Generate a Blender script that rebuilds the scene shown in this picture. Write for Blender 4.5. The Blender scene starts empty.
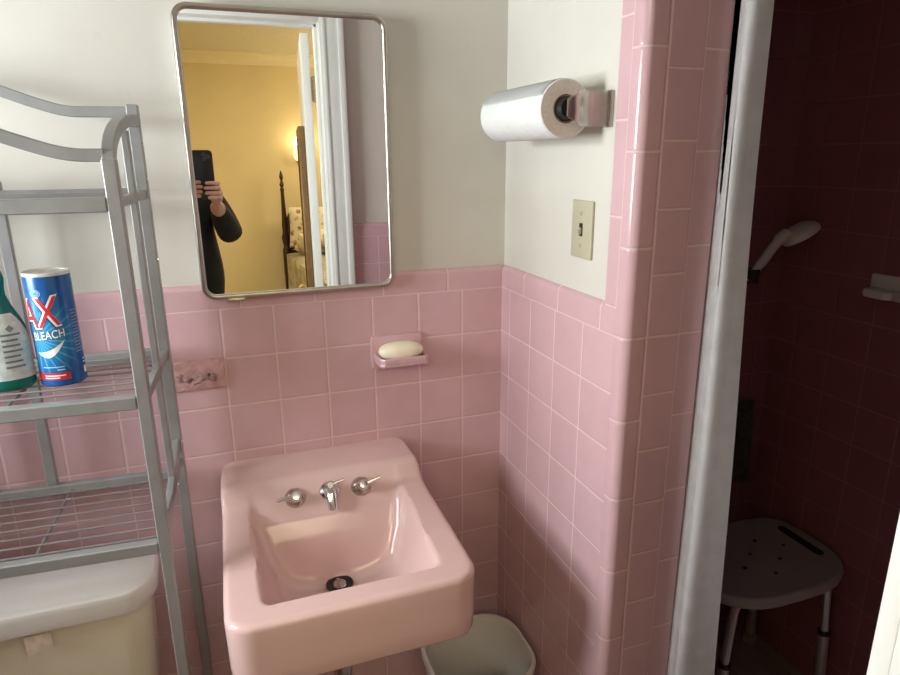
import bpy, bmesh, math, random
from mathutils import Vector, Matrix, noise
random.seed(7)
PI = math.pi
S = .1095                 # tile pitch
R0 = 11 * S               # joint under the cap tiles
CAP = 1.257               # top of the cap tiles
scene = bpy.context.scene
COL = scene.collection

# ------------------------------------------------------------------ materials
def lin(c):
    return tuple(((v/255)/12.92 if v/255 <= .04045 else ((v/255+.055)/1.055)**2.4) for v in c)

class NT:
    def __init__(self, name):
        self.m = bpy.data.materials.new(name); self.m.use_nodes = True
        self.t = self.m.node_tree; self.t.nodes.clear()
        self.out = self.n('ShaderNodeOutputMaterial')
    def n(self, t, **kw):
        d = self.t.nodes.new(t)
        for k, v in kw.items(): setattr(d, k, v)
        return d
    def put(self, sock, v):
        if hasattr(v, 'is_output'): self.t.links.new(v, sock)
        elif v is not None: sock.default_value = v
    def math(self, op, a, b=None, c=None, clamp=False):
        d = self.n('ShaderNodeMath', operation=op, use_clamp=clamp)
        self.put(d.inputs[0], a); self.put(d.inputs[1], b); self.put(d.inputs[2], c)
        return d.outputs[0]
    def mix(self, f, a, b):
        d = self.n('ShaderNodeMix', data_type='RGBA')
        self.put(d.inputs['Factor'], f)
        self.put(d.inputs[6], a if hasattr(a, 'is_output') else (*a, 1)); self.put(d.inputs[7], b if hasattr(b, 'is_output') else (*b, 1))
        return d.outputs[2]
    def maprange(self, v, a, b, c=0., d=1., smooth=True):
        m = self.n('ShaderNodeMapRange', interpolation_type='SMOOTHSTEP' if smooth else 'LINEAR')
        self.put(m.inputs['Value'], v)
        for k, x in zip(('From Min', 'From Max', 'To Min', 'To Max'), (a, b, c, d)): m.inputs[k].default_value = x
        return m.outputs[0]
    def noise(self, vec, scale, detail=3, rough=.5):
        d = self.n('ShaderNodeTexNoise'); self.put(d.inputs['Vector'], vec)
        d.inputs['Scale'].default_value = scale; d.inputs['Detail'].default_value = detail; d.inputs['Roughness'].default_value = rough
        return d.outputs[0]
    def bump(self, h, strength=.3, dist=.001, normal=None):
        d = self.n('ShaderNodeBump'); d.inputs['Strength'].default_value = strength; d.inputs['Distance'].default_value = dist
        self.put(d.inputs['Height'], h)
        if normal: self.put(d.inputs['Normal'], normal)
        return d.outputs[0]
    def bsdf(self, color, rough=.5, metal=0., normal=None, coat=0., trans=0., ior=1.5, sss=0., spec=None, emit=None, estr=0.):
        b = self.n('ShaderNodeBsdfPrincipled')
        self.put(b.inputs['Base Color'], color if hasattr(color, 'is_output') else (*color, 1))
        self.put(b.inputs['Roughness'], rough); self.put(b.inputs['Metallic'], metal)
        b.inputs['Coat Weight'].default_value = coat; b.inputs['Coat Roughness'].default_value = .08
        b.inputs['Transmission Weight'].default_value = trans; b.inputs['IOR'].default_value = ior
        if sss: b.inputs['Subsurface Weight'].default_value = sss; b.inputs['Subsurface Scale'].default_value = .01
        if spec is not None: b.inputs['Specular IOR Level'].default_value = spec
        if emit: b.inputs['Emission Color'].default_value = (*emit, 1); b.inputs['Emission Strength'].default_value = estr
        if normal: self.put(b.inputs['Normal'], normal)
        self.t.links.new(b.outputs[0], self.out.inputs[0])
        return b

def pos(nt): return nt.n('ShaderNodeNewGeometry').outputs['Position']
def ocoord(nt): return nt.n('ShaderNodeTexCoord').outputs['Object']

def pbr(name, col, rough=.5, metal=0., var=.06, vscale=14., bump=0., bscale=200., **kw):
    nt = NT(name); p = ocoord(nt)
    f = nt.maprange(nt.noise(p, vscale, 4), .3, .7)
    c = nt.mix(f, tuple(max(0, x*(1-var)) for x in col), tuple(min(1, x*(1+var)) for x in col))
    nrm = nt.bump(nt.noise(p, bscale, 2), 1., bump) if bump else None
    nt.bsdf(c, rough, metal, nrm, **kw)
    return nt.m

PINK = (.61, .395, .425); GROUT = (.75, .55, .535)
def tile(name, ax, oa, pa, ob=0., pb=S, col=PINK, grout=GROUT, rough=.16, g=.0017, mottle=0.04):
    """ceramic tiles laid on a wall: ax is the horizontal axis; either pitch may be None (no joints that way)"""
    nt = NT(name); p = pos(nt)
    sep = nt.n('ShaderNodeSeparateXYZ'); nt.put(sep.inputs[0], p)
    ds = []; cells = []
    for o, pitch, k in ((oa, pa, ax), (ob, pb, 'Z')):
        if pitch is None: continue
        v = nt.math('SUBTRACT', sep.outputs[k], o)
        ds.append(nt.math('PINGPONG', v, pitch/2))
        cells.append(nt.math('FLOOR', nt.math('DIVIDE', v, pitch)))
    d = ds[0] if len(ds) == 1 else nt.math('MINIMUM', ds[0], ds[1])
    wob = nt.math('MULTIPLY', nt.math('SUBTRACT', nt.noise(p, 60, 2), .5), .0008)
    d2 = nt.math('ADD', d, wob)
    mask = nt.maprange(d2, g*.6, g*1.3)
    comb = nt.n('ShaderNodeCombineXYZ')
    for i, c in enumerate(cells): nt.put(comb.inputs[i], c)
    wn = nt.n('ShaderNodeTexWhiteNoise', noise_dimensions='3D'); nt.put(wn.inputs[0], comb.outputs[0])
    tv = nt.mix(wn.outputs[0], tuple(x*.955 for x in col), tuple(min(1, x*1.045) for x in col))
    mot = nt.maprange(nt.noise(p, 22, 4, .6), .3, .75)
    tc = nt.mix(mot, tuple(x*(1-mottle) for x in col), tuple(x*(1+mottle) for x in col))
    tcol = nt.mix(.5, tv, tc)
    gv = nt.mix(nt.noise(p, 35, 3), tuple(x*.86 for x in grout), grout)
    c = nt.mix(mask, gv, tcol)
    r = nt.math('ADD', nt.math('MULTIPLY', mask, rough-.75), .75)
    h = nt.maprange(d2, 0.0004, .0045)
    nrm = nt.bump(h, .55, .0012, nt.bump(nt.noise(p, 28, 2), .25, .0012))
    nt.bsdf(c, r, 0, nrm, spec=.5)
    return nt.m

def plaster(name, col, bump=.0006):
    nt = NT(name); p = pos(nt)
    f = nt.maprange(nt.noise(p, 2.2, 5, .6), .3, .7)
    c = nt.mix(f, tuple(x*.955 for x in col), tuple(min(1, x*1.02) for x in col))
    sp = nt.maprange(nt.noise(p, 45, 3), .70, .76)
    c = nt.mix(nt.math('MULTIPLY', sp, .14), c, tuple(x*.8 for x in col))
    nrm = nt.bump(nt.noise(p, 90, 4), .35, bump)
    nt.bsdf(c, .62, 0, nrm, spec=.3)
    return nt.m

M = {}
M['plaster'] = plaster('plaster_white', (.635, .608, .55))
M['tile_back'] = tile('tile_back', 'X', -.1045, S)
M['tile_right'] = tile('tile_right', 'Y', -.0475, S)
M['cap_back'] = tile('cap_back', 'X', -.140, .156, 0, None)
M['cap_right'] = tile('cap_right', 'Y', -.276, .156, 0, None)
M['cap_front'] = tile('cap_front', 'X', .03, .156, 0, None)
M['corner'] = tile('corner_tile', 'X', .045, 10, R0, .156)
M['corner_in'] = tile('corner_in_tile', 'Y', -.48, 10, 1.4105, .156)
M['end_mid'] = tile('end_tile', 'X', .045, .0705, 0, S)
M['tile_front'] = tile('tile_front', 'X', -.135+.1, S)
M['tile_left'] = tile('tile_left', 'Y', -.05, S)
SHADED_PINK = (.30, .115, .14); SHADED_GROUT = (.345, .15, .175)  # room's pink and grout darkened: the shower's shade is put into the colour
M['tile_shower_x'] = tile('tile_shower_back', 'X', .885-.06, S, col=SHADED_PINK, grout=SHADED_GROUT)
M['tile_shower_y'] = tile('tile_shower_side', 'Y', -.08, S, col=SHADED_PINK, grout=SHADED_GROUT)
M['floor'] = tile('floor_tile', 'X', 0, .05, 0, None, col=(.36, .31, .30), grout=(.3, .27, .25), rough=.4)
M['ceramic'] = pbr('pink_ceramic', (.66, .455, .44), .13, var=.02, vscale=6)
M['ceramic_tile'] = pbr('pink_fixture', (.59, .38, .41), .18, var=.05, vscale=40)
M['rough_pink'] = pbr('rough_pink_clay', (.56, .33, .33), .6, var=.16, vscale=70, bump=.002, bscale=160)
M['broken'] = pbr('broken_clay', (.70, .47, .46), .8, var=.25, vscale=90, bump=.003, bscale=120)
M['chrome'] = pbr('chrome', (.72, .72, .71), .2, 1., var=.03)
M['chrome_old'] = pbr('worn_chrome', (.52, .50, .47), .2, 1., var=.25, vscale=120)
M['steel'] = pbr('mirror_frame_steel', (.45, .42, .38), .30, 1., var=.08, vscale=30)
M['brass'] = pbr('aged_brass', (.46, .34, .17), .35, 1., var=.2, vscale=80)
nt = NT('mirror_glass'); nt.bsdf(nt.mix(nt.noise(ocoord(nt), 3), (.86, .87, .85), (.89, .90, .88)), .0, 1.); M['glass_mirror'] = nt.m
M['rack'] = pbr('grey_enamel', (.31, .31, .305), .38, .35, var=.06, vscale=25, bump=.0003, bscale=250)
M['wire'] = pbr('grey_wire', (.26, .25, .25), .4, .4, var=.08)
M['black_plastic'] = pbr('black_plastic', (.012, .012, .013), .4, var=.2)
M['tank'] = pbr('cream_china', (.68, .63, .50), .14, var=.02, vscale=6, coat=.3)
M['lid'] = pbr('white_china', (.66, .635, .61), .12, var=.015, vscale=6, coat=.3)
M['sticker'] = pbr('worn_paper', (.66, .58, .46), .6, var=.1, vscale=90)
M['bin'] = pbr('white_plastic_bin', (.68, .66, .61), .35, var=.03)
M['paper'] = pbr('paper_towel', (.72, .72, .71), .9, var=.02, vscale=50, bump=.0012, bscale=220, sss=.05)
M['paper_end'] = pbr('paper_layers', (.74, .69, .63), .9, var=.06, vscale=200, bump=.001, bscale=400)
M['cardboard'] = pbr('cardboard', (.30, .22, .15), .85, var=.1)
M['bracket'] = pbr('brushed_steel', (.50, .46, .42), .3, 1., var=.06)
M['ivory'] = pbr('ivory_plastic', (.47, .43, .31), .35, var=.03)
M['soap'] = pbr('soap', (.84, .78, .60), .45, var=.03, vscale=30, sss=.15)
M['curtain'] = pbr('curtain_fabric', (.82, .80, .80), .75, var=.04, vscale=30, bump=.0005, bscale=500)
M['stool'] = pbr('stool_plastic', (.34, .34, .345), .4, var=.03)  # pale plastic made greyer, so the shower's shade sits in the colour
M['alu'] = pbr('aluminium', (.75, .75, .75), .3, .8, var=.05)
M['shower_white'] = pbr('shower_white_plastic', (.72, .70, .70), .3, var=.02)
M['cloth'] = pbr('dark_cloth', (.15, .165, .155), .95, var=.2, vscale=60, bump=.001, bscale=400)
M['white_paint'] = pbr('white_gloss_paint', (.80, .80, .77), .35, var=.02, vscale=8)
M['yellow_wall'] = plaster('bedroom_wall', (.74, .63, .38))
nt = NT('popcorn_ceiling'); p = pos(nt)
nt.bsdf(nt.mix(nt.noise(p, 60, 3), (.72, .66, .50), (.84, .79, .66)), .9, 0, nt.bump(nt.noise(p, 90, 4), 1., .01)); M['popcorn'] = nt.m
M['crown'] = pbr('cream_paint', (.80, .72, .50), .5, var=.02)
M['carpet'] = pbr('bedroom_carpet', (.35, .29, .2), .95, var=.15, vscale=60, bump=.003, bscale=400)
nt = NT('dark_wood'); p = ocoord(nt)
w = nt.n('ShaderNodeTexWave'); w.inputs['Scale'].default_value = 14; w.inputs['Distortion'].default_value = 5; nt.put(w.inputs['Vector'], p)
nt.bsdf(nt.mix(w.outputs[0], (.018, .009, .006), (.045, .02, .012)), .3); M['dark_wood'] = nt.m
nt = NT('gilt_wood'); p = ocoord(nt)
nt.bsdf(nt.mix(nt.noise(p, 40, 4), (.16, .085, .03), (.30, .17, .06)), .35, .2); M['gilt'] = nt.m
nt = NT('floral_cloth'); p = ocoord(nt)
v = nt.n('ShaderNodeTexVoronoi'); v.inputs['Scale'].default_value = 11; nt.put(v.inputs['Vector'], p)
f1 = nt.maprange(nt.math('ADD', v.outputs['Distance'], nt.math('MULTIPLY', nt.noise(p, 30, 3), .35)), .32, .5)
f2 = nt.maprange(nt.noise(p, 16, 4), .52, .6)
nt.bsdf(nt.mix(nt.math('MULTIPLY', f2, .8), nt.mix(f1, (.30, .16, .08), (.80, .74, .55)), (.44, .30, .14)), .9); M['floral'] = nt.m
nt = NT('pale_floral'); p = ocoord(nt)
f1 = nt.maprange(nt.noise(p, 9, 4), .5, .64)
nt.bsdf(nt.mix(nt.math('MULTIPLY', f1, .6), (.82, .77, .58), (.50, .36, .16)), .9); M['spread'] = nt.m
M['skin'] = pbr('skin', (.58, .33, .24), .5, var=.07, vscale=40, sss=.1)
M['jacket'] = pbr('black_jacket', (.007, .009, .010), .85, var=.3, vscale=30, bump=.001, bscale=200)
M['trousers'] = pbr('black_trousers', (.012, .013, .016), .9, var=.3, vscale=30)
M['hair'] = pbr('dark_hair', (.03, .018, .012), .6, var=.4, vscale=120)
M['eye'] = pbr('eye_white', (.75, .73, .7), .2, var=.02)
M['lips'] = pbr('lips', (.42, .17, .15), .5, var=.05)
M['phone'] = pbr('phone_case', (.010, .010, .012), .32, var=.1)
M['lens'] = pbr('camera_glass', (.05, .055, .07), .05, var=.1)
M['lens_ring'] = pbr('lens_ring', (.25, .26, .28), .3, .8, var=.05)
M['screen'] = pbr('phone_screen', (.02, .02, .025), .08, var=.05)
nt = NT('window_glass')
tr = nt.n('ShaderNodeBsdfTransparent'); gl = nt.n('ShaderNodeBsdfGlossy'); gl.inputs['Roughness'].default_value = .03
tr.inputs[0].default_value = (.96, .97, .96, 1)
fr = nt.n('ShaderNodeFresnel'); fr.inputs[0].default_value = 1.45
nt.put(fr.inputs['Normal'], nt.bump(nt.noise(ocoord(nt), 5), .02, .01))
mx = nt.n('ShaderNodeMixShader'); nt.put(mx.inputs[0], fr.outputs[0]); nt.t.links.new(tr.outputs[0], mx.inputs[1]); nt.t.links.new(gl.outputs[0], mx.inputs[2])
nt.t.links.new(mx.outputs[0], nt.out.inputs[0]); M['window_glass'] = nt.m
nt = NT('lamp_glass'); nt.bsdf(nt.mix(nt.noise(ocoord(nt), 20), (.85, .8, .65), (.9, .85, .72)), .4, emit=(1, .80, .45), estr=1.6); M['lamp'] = nt.m

# ------------------------------------------------------------------ mesh helpers
OFF = {}
def obj(name, bm, mat, parent=None, local=False, angle=28, mats=None, smooth=True):
    me = bpy.data.meshes.new(name)
    bmesh.ops.recalc_face_normals(bm, faces=bm.faces)
    bm.to_mesh(me); bm.free()
    for m in (mats or [mat]): me.materials.append(M[m] if isinstance(m, str) else m)
    if smooth:
        for p in me.polygons: p.use_smooth = True
        me.set_sharp_from_angle(angle=math.radians(angle))
    o = bpy.data.objects.new(name, me); COL.objects.link(o)
    W = Vector((0, 0, 0))
    if parent is not None:
        o.parent = parent
        if not local and parent.name in OFF:
            o.location = -OFF[parent.name]
    OFF[o.name] = W
    return o
def tag(o, label=None, cat=None, group=None, kind=None):
    if label: o['label'] = label
    if cat: o['category'] = cat
    if group: o['group'] = group
    if kind: o['kind'] = kind
    return o
def thing(name, label, cat, loc, rz=0., group=None):
    o = bpy.data.objects.new(name, None); COL.objects.link(o)
    o.empty_display_size = .05
    o.location = loc; o.rotation_euler = (0, 0, rz); OFF[o.name] = Vector(loc)
    return tag(o, label, cat, group)
def struct(name, bm, mat, label=None, **kw):
    o = obj(name, bm, mat, **kw); o['kind'] = 'structure'
    if label: o['label'] = label
    return o
def merge(bm, other, mat_index=None):
    if mat_index is not None:
        for f in other.faces: f.material_index = mat_index
    me = bpy.data.meshes.new('tmp'); other.to_mesh(me); other.free()
    bm.from_mesh(me); bpy.data.meshes.remove(me)
def box(x0, x1, y0, y1, z0, z1, bev=0., seg=2, bm=None):
    b = bmesh.new()
    r = bmesh.ops.create_cube(b, size=1)
    for v in b.verts:
        v.co = Vector(((x0+x1)/2+v.co.x*(x1-x0), (y0+y1)/2+v.co.y*(y1-y0), (z0+z1)/2+v.co.z*(z1-z0)))
    if bev: bmesh.ops.bevel(b, geom=list(b.edges), offset=bev, segments=seg, affect='EDGES', profile=.5)
    if bm is None: return b
    merge(bm, b); return bm
def xform(bm, mat): bmesh.ops.transform(bm, matrix=mat, verts=bm.verts); return bm
def sweep(path, prof, closed=False, up=Vector((0, 0, 1)), scales=None, cap=True, bm=None):
    """sweep a 2D profile [(a,b)] along a path of points"""
    own = bm is None
    if own: bm = bmesh.new()
    path = [Vector(p) for p in path]; n = len(path); rings = []
    prev = None
    for i, p in enumerate(path):
        if closed: t = path[(i+1) % n]-path[i-1]
        else: t = path[min(i+1, n-1)]-path[max(i-1, 0)]
        t.normalize()
        if prev is None:
            u = up if abs(t.dot(up)) < .95 else Vector((1, 0, 0))
            a = t.cross(u).normalized()
        else:
            a = prev - t*prev.dot(t)
            a.normalize()
        b = a.cross(t).normalized(); prev = a
        k = scales[i] if scales else 1.
        rings.append([bm.verts.new(p + a*x*k + b*y*k) for x, y in prof])
    m = len(prof)
    for i in range(n if closed else n-1):
        r0, r1 = rings[i], rings[(i+1) % n]
        for j in range(m):
            bm.faces.new((r0[j], r0[(j+1) % m], r1[(j+1) % m], r1[j]))
    if cap and not closed:
        bm.faces.new(rings[0]); bm.faces.new(list(reversed(rings[-1])))
    return bm
def circ(r, n=12, ry=None): return [(r*math.cos(2*PI*i/n), (ry or r)*math.sin(2*PI*i/n)) for i in range(n)]
def rrect(w, h, r, n=3):
    o = []
    for cx, cy, a0 in ((w/2-r, h/2-r, 0), (-w/2+r, h/2-r, PI/2), (-w/2+r, -h/2+r, PI), (w/2-r, -h/2+r, 1.5*PI)):
        for k in range(n+1):
            a = a0+PI/2*k/n; o.append((cx+r*math.cos(a), cy+r*math.sin(a)))
    return o
def tube(path, r, n=12, **kw): return sweep(path, circ(r, n), **kw)
def lathe(prof, n=32, center=(0, 0, 0), axis='Z', bm=None, closed=True):
    """prof: [(r,h)]"""
    own = bm is None; b = bmesh.new(); rings = []
    for r, h in prof:
        if r < 1e-6: rings.append([b.verts.new((0, 0, h))])
        else: rings.append([b.verts.new((r*math.cos(2*PI*i/n), r*math.sin(2*PI*i/n), h)) for i in range(n)])
    for r0, r1 in zip(rings, rings[1:]):
        for i in range(n):
            j = (i+1) % n
            if len(r0) == 1 and len(r1) == 1: continue
            if len(r0) == 1: b.faces.new((r0[0], r1[i], r1[j]))
            elif len(r1) == 1: b.faces.new((r0[i], r0[j], r1[0]))
            else: b.faces.new((r0[i], r0[j], r1[j], r1[i]))
    mt = {'Z': Matrix.Identity(4), 'Y': Matrix.Rotation(-PI/2, 4, 'X'), 'X': Matrix.Rotation(PI/2, 4, 'Y')}[axis]
    xform(b, Matrix.Translation(center) @ mt)
    if own: return b
    merge(bm, b); return bm
def prism(pts, h0, h1, plane='XY', bev=0., bm=None, seg=2):
    """extrude a polygon outline"""
    b = bmesh.new()
    def P(a, c, h): return {'XY': (a, c, h), 'XZ': (a, h, c), 'YZ': (h, a, c)}[plane]
    lo = [b.verts.new(P(x, y, h0)) for x, y in pts]; hi = [b.verts.new(P(x, y, h1)) for x, y in pts]
    n = len(pts)
    b.faces.new(lo); top = b.faces.new(list(reversed(hi)))
    for i in range(n): b.faces.new((lo[i], lo[(i+1) % n], hi[(i+1) % n], hi[i]))
    if bev:
        es = [e for e in b.edges if (e.verts[0] in lo) == (e.verts[1] in lo)]
        bmesh.ops.bevel(b, geom=es, offset=bev, segments=seg, affect='EDGES', profile=.5)
    if bm is None: return b
    merge(bm, b); return bm
def interp(pts, x, smooth=True):
    if (pts[0][0] < pts[-1][0]): q = pts
    else: q = pts[::-1]
    if x <= q[0][0]: return q[0][1]
    for (x0, y0), (x1, y1) in zip(q, q[1:]):
        if x <= x1:
            t = (x-x0)/(x1-x0)
            return y0+(y1-y0)*t
    return q[-1][1]
def spline(pts, n=12):
    """Catmull-Rom through points"""
    P = [Vector(p) for p in pts]; out = []
    for i in range(len(P)-1):
        p0 = P[max(i-1, 0)]; p1 = P[i]; p2 = P[i+1]; p3 = P[min(i+2, len(P)-1)]
        for k in range(n):
            t = k/n
            out.append(.5*((2*p1)+(p2-p0)*t+(2*p0-5*p1+4*p2-p3)*t*t+(3*p1-p0-3*p2+p3)*t**3))
    out.append(P[-1]); return out

# ------------------------------------------------------------------ room shell
CEIL = 2.44
XL = -1.75                     # left wall inner face
YF = -1.163                    # bathroom side of the doorway wall
YB = -1.285                    # bedroom side
XR = .885                      # shower right wall
WIN = (-.78, -.17, 1.12, 1.98) # y0,y1,z0,z1 of the window opening
DOOR = (-.955, -.225, 1.975)
def tile_sheet(name, parent, mat, x0, x1, y0, y1, z0=0., z1=R0):
    return obj(name, box(x0, x1, y0, y1, z0, z1), mat, parent, smooth=False)
def cap_profile(sign=1):
    return [(.0, 0), (.0, CAP-R0-.013), (.0008, CAP-R0-.008), (.003, CAP-R0-.004), (.006, CAP-R0-.0015), (.010, CAP-R0), (.012, CAP-R0), (.012, 0)]
# floor and ceiling
struct('floor', box(XL-.1, XR+.1, YB, .12, -.05, 0), 'floor', 'tiled bathroom floor', smooth=False)
struct('ceiling', box(XL-.1, XR+.1, YB, .12, CEIL, CEIL+.05), 'plaster', 'white bathroom ceiling', smooth=False)
# back wall
wb = struct('wall_back', box(XL-.1, .012, .010, .11, 0, CEIL), 'plaster', 'off-white plaster back wall above pink tile wainscot', smooth=False)
tile_sheet('tile_wainscot', wb, 'tile_back', XL, 0.0, 0, .0105)
obj('tile_cap', sweep([(XL, 0, R0), (0, 0, R0)], [(-a, b) for a, b in cap_profile()], bm=None), 'cap_back', wb)
# stub wall between basin and shower: plaster core + corner trim + end tiles
wr = struct('wall_right', box(.010, .150, -.478, .11, 0, CEIL), 'plaster', 'white plaster wall by the shower with pink tile lower half', smooth=False)
tile_sheet('tile_wainscot', wr, 'tile_right', 0, .0105, -.480, 0.0)
obj('tile_cap', sweep([(0, 0, R0), (0, -.480, R0)], [(-a, b) for a, b in cap_profile()]), 'cap_right', wr)
tile_sheet('upright_trim', wr, 'corner_in', 0, .0105, -.480, -.445, CAP-.004, CEIL)
def arc(cx, cy, r, a0, a1, n=10): return [(cx+r*math.cos(a0+(a1-a0)*i/n), cy+r*math.sin(a0+(a1-a0)*i/n)) for i in range(n+1)]
obj('corner_trim', prism([(0, -.4803)]+arc(.017, -.493, .017, PI, 1.5*PI)+[(.0445, -.51), (.0445, -.47), (.0012, -.47), (.0012, -.4798)], 0, CEIL, 'XY'), 'corner', wr, angle=50)
obj('end_tiles', box(.0445, .1155, -.51, -.47, 0, CEIL), 'end_mid', wr, smooth=False)
obj('corner_trim', prism([(.1155, -.47), (.1155, -.51)]+arc(.1625, -.508, .002, 1.5*PI, 2*PI, 3)+[(.1645, -.47)], 0, CEIL, 'XY'), 'corner', wr, angle=12)
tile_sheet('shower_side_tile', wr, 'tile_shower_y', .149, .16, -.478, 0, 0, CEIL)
# shower
ws = struct('wall_shower_back', box(.150, XR+.1, .0, .11, 0, CEIL), 'tile_shower_x', 'pink tiled back wall of the shower, its shade put into the tile colour', smooth=False)
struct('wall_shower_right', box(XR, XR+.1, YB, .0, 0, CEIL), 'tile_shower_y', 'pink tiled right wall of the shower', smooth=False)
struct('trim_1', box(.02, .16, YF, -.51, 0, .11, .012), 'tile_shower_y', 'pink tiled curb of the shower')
struct('shade_header', box(.02, .16, YF, -.51, 2.06, CEIL), 'plaster', 'unseen plaster header added over the shower opening to keep it dark', smooth=False)  # unseen, put in to hold light out of the shower
struct('shade_pier', box(.02, .16, YF, -1.010, 0, CEIL, .006), 'tile_shower_y', 'unseen tiled pier added by the doorway wall to darken the shower')  # added out of view to narrow the opening and darken the shower
# left wall with window
y0, y1, z0, z1 = WIN
bm = bmesh.new()
for a in ((YB, y0, 0, CEIL), (y1, .11, 0, CEIL), (y0, y1, 0, z0), (y0, y1, z1, CEIL)): box(XL-.12, XL, *a, bm=bm)
wl = struct('wall_left', bm, 'plaster', 'plaster left wall around the window', smooth=False)
bm = bmesh.new()
for a in ((YF, y0, 0, R0), (y1, 0, 0, R0), (y0, y1, 0, z0)): box(XL, XL+.0105, *a, bm=bm)
obj('tile_wainscot', bm, 'tile_left', wl, smooth=False)
bm = bmesh.new()
for a in ((y0-.06, y0, z0-.06, z1+.07), (y1, y1+.06, z0-.06, z1+.07)): box(XL, XL+.03, *a, bev=.004, bm=bm)
box(XL, XL+.03, y0, y1, z1, z1+.07, bev=.004, bm=bm); box(XL-.02, XL+.05, y0-.07, y1+.07, z0-.03, z0, bev=.006, bm=bm)
w1 = struct('window_1', bm, 'white_paint', 'white framed sash window in the left wall')
bm = bmesh.new(); zm = (z0+z1)/2
for a in ((y0, y0+.035, z0, z1), (y1-.035, y1, z0, z1), (y0, y1, z0, z0+.045), (y0, y1, z1-.04, z1), (y0, y1, zm-.02, zm+.02)): box(XL-.07, XL-.035, *a, bev=.003, bm=bm)
obj('window_sash', bm, 'white_paint', w1)
obj('window_pane', box(XL-.055, XL-.051, y0+.02, y1-.02, z0+.02, z1-.02), 'window_glass', w1, smooth=False)
# doorway wall
dx0, dx1, dz = DOOR
bm = bmesh.new()
for a in ((XL, dx0-.02, 0, CEIL), (dx1+.02, XR, 0, CEIL), (dx0-.02, dx1+.02, dz+.02, CEIL)): box(a[0], a[1], YB+.01, YF-.010, a[2], a[3], bm=bm)
wf = struct('wall_front', bm, 'plaster', 'off-white wall around the doorway with pink tile wainscot', smooth=False)
bm = bmesh.new()
for a in ((XL, dx0-.09), (dx1+.09, .02)): box(a[0], a[1], YF-.0105, YF, 0, R0, bm=bm)
obj('tile_wainscot', bm, 'tile_front', wf, smooth=False)
bm = bmesh.new()
for a in ((dx0-.09, XL), (.02, dx1+.09)): sweep([(a[0], YF, R0), (a[1], YF, R0)], [(-p, q) for p, q in cap_profile()], bm=bm)
obj('tile_cap', bm, 'cap_front', wf)
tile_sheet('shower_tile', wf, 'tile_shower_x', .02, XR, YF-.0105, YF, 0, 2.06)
# bedroom face of that wall
tile_sheet('bedroom_face', wf, 'yellow_wall', XL, dx0-.08, YB, YB+.011, 0, CEIL)
tile_sheet('bedroom_face', wf, 'yellow_wall', dx1+.08, 2.2, YB, YB+.011, 0, CEIL)
tile_sheet('bedroom_face', wf, 'yellow_wall', dx0-.08, dx1+.08, YB, YB+.011, dz+.08, CEIL)
# door lining and casing
bm = bmesh.new()
box(dx0-.02, dx0, YB, YF, 0, dz, bm=bm); box(dx1, dx1+.02, YB, YF, 0, dz, bm=bm); box(dx0-.02, dx1+.02, YB, YF, dz, dz+.02, bm=bm)
box(dx0, dx0+.011, -1.235, -1.20, 0, dz, bev=.002, bm=bm); box(dx1-.011, dx1, -1.235, -1.20, 0, dz, bev=.002, bm=bm); box(dx0, dx1, -1.235, -1.20, dz-.011, dz, bev=.002, bm=bm)
t3 = struct('trim_3', bm, 'white_paint', 'white door lining of the doorway')
def casing(ya, yb, out):
    bm = bmesh.new()
    def strip(x0, x1, z0, z1, horiz=False):
        box(x0, x1, ya, yb, z0, z1, bev=.003, bm=bm)
    strip(dx0-.09, dx0, 0, dz+.09); strip(dx1, dx1+.09, 0, dz+.09); strip(dx0, dx1, dz, dz+.09)
    e = ya if out < 0 else yb
    for xa, xb in ((dx0-.088, dx0-.066), (dx1+.066, dx1+.088)):
        box(xa, xb, min(e, e+out*.006), max(e, e+out*.006), 0, dz+.088, bev=.002, bm=bm)
    for xa, xb in ((dx0-.022, dx0-.010), (dx1+.010, dx1+.022)):
        box(xa, xb, min(e, e+out*.003), max(e, e+out*.003), 0, dz+.02, bev=.001, bm=bm)
    box(dx0-.066, dx1+.066, min(e, e+out*.006), max(e, e+out*.006), dz+.066, dz+.088, bev=.002, bm=bm)
    return bm
struct('trim_4', casing(YF, YF+.016, 1), 'white_paint', 'white door casing on the bathroom side, its edge at the lower right')
struct('trim_5', casing(YB-.016, YB, -1), 'white_paint', 'white door casing on the bedroom side')

# ------------------------------------------------------------------ bedroom beyond the doorway
BX0, BX1, BY = -2.6, 2.2, -5.4
struct('floor_bedroom', box(BX0-.1, BX1+.1, BY-.1, YB, -.05, 0), 'carpet', 'carpeted bedroom floor', smooth=False)
struct('ceiling_bedroom', box(BX0-.1, BX1+.1, BY-.1, YB, CEIL, CEIL+.05), 'popcorn', 'textured cream bedroom ceiling', smooth=False)
struct('wall_bedroom_far', box(BX0-.1, BX1+.1, BY-.1, BY, 0, CEIL), 'yellow_wall', 'yellow bedroom wall seen in the mirror', smooth=False)
struct('wall_bedroom_right', box(BX1, BX1+.1, BY, YB, 0, CEIL), 'yellow_wall', 'yellow bedroom side wall', smooth=False)
struct('wall_bedroom_left', box(BX0-.1, BX0, BY, YB, 0, CEIL), 'yellow_wall', 'yellow bedroom side wall opposite the bed', smooth=False)
tile_sheet('bedroom_face', wf, 'yellow_wall', BX0, XL, YB, YB+.011, 0, CEIL)
prof = [(BY, CEIL), (BY+.085, CEIL), (BY+.08, CEIL-.018), (BY+.055, CEIL-.032), (BY+.03, CEIL-.055), (BY+.02, CEIL-.085), (BY+.015, CEIL-.10), (BY, CEIL-.10)]
struct('trim_6', prism(prof, BX0, BX1, 'YZ'), 'crown', 'cream crown moulding at the top of the bedroom wall', angle=20)

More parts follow.
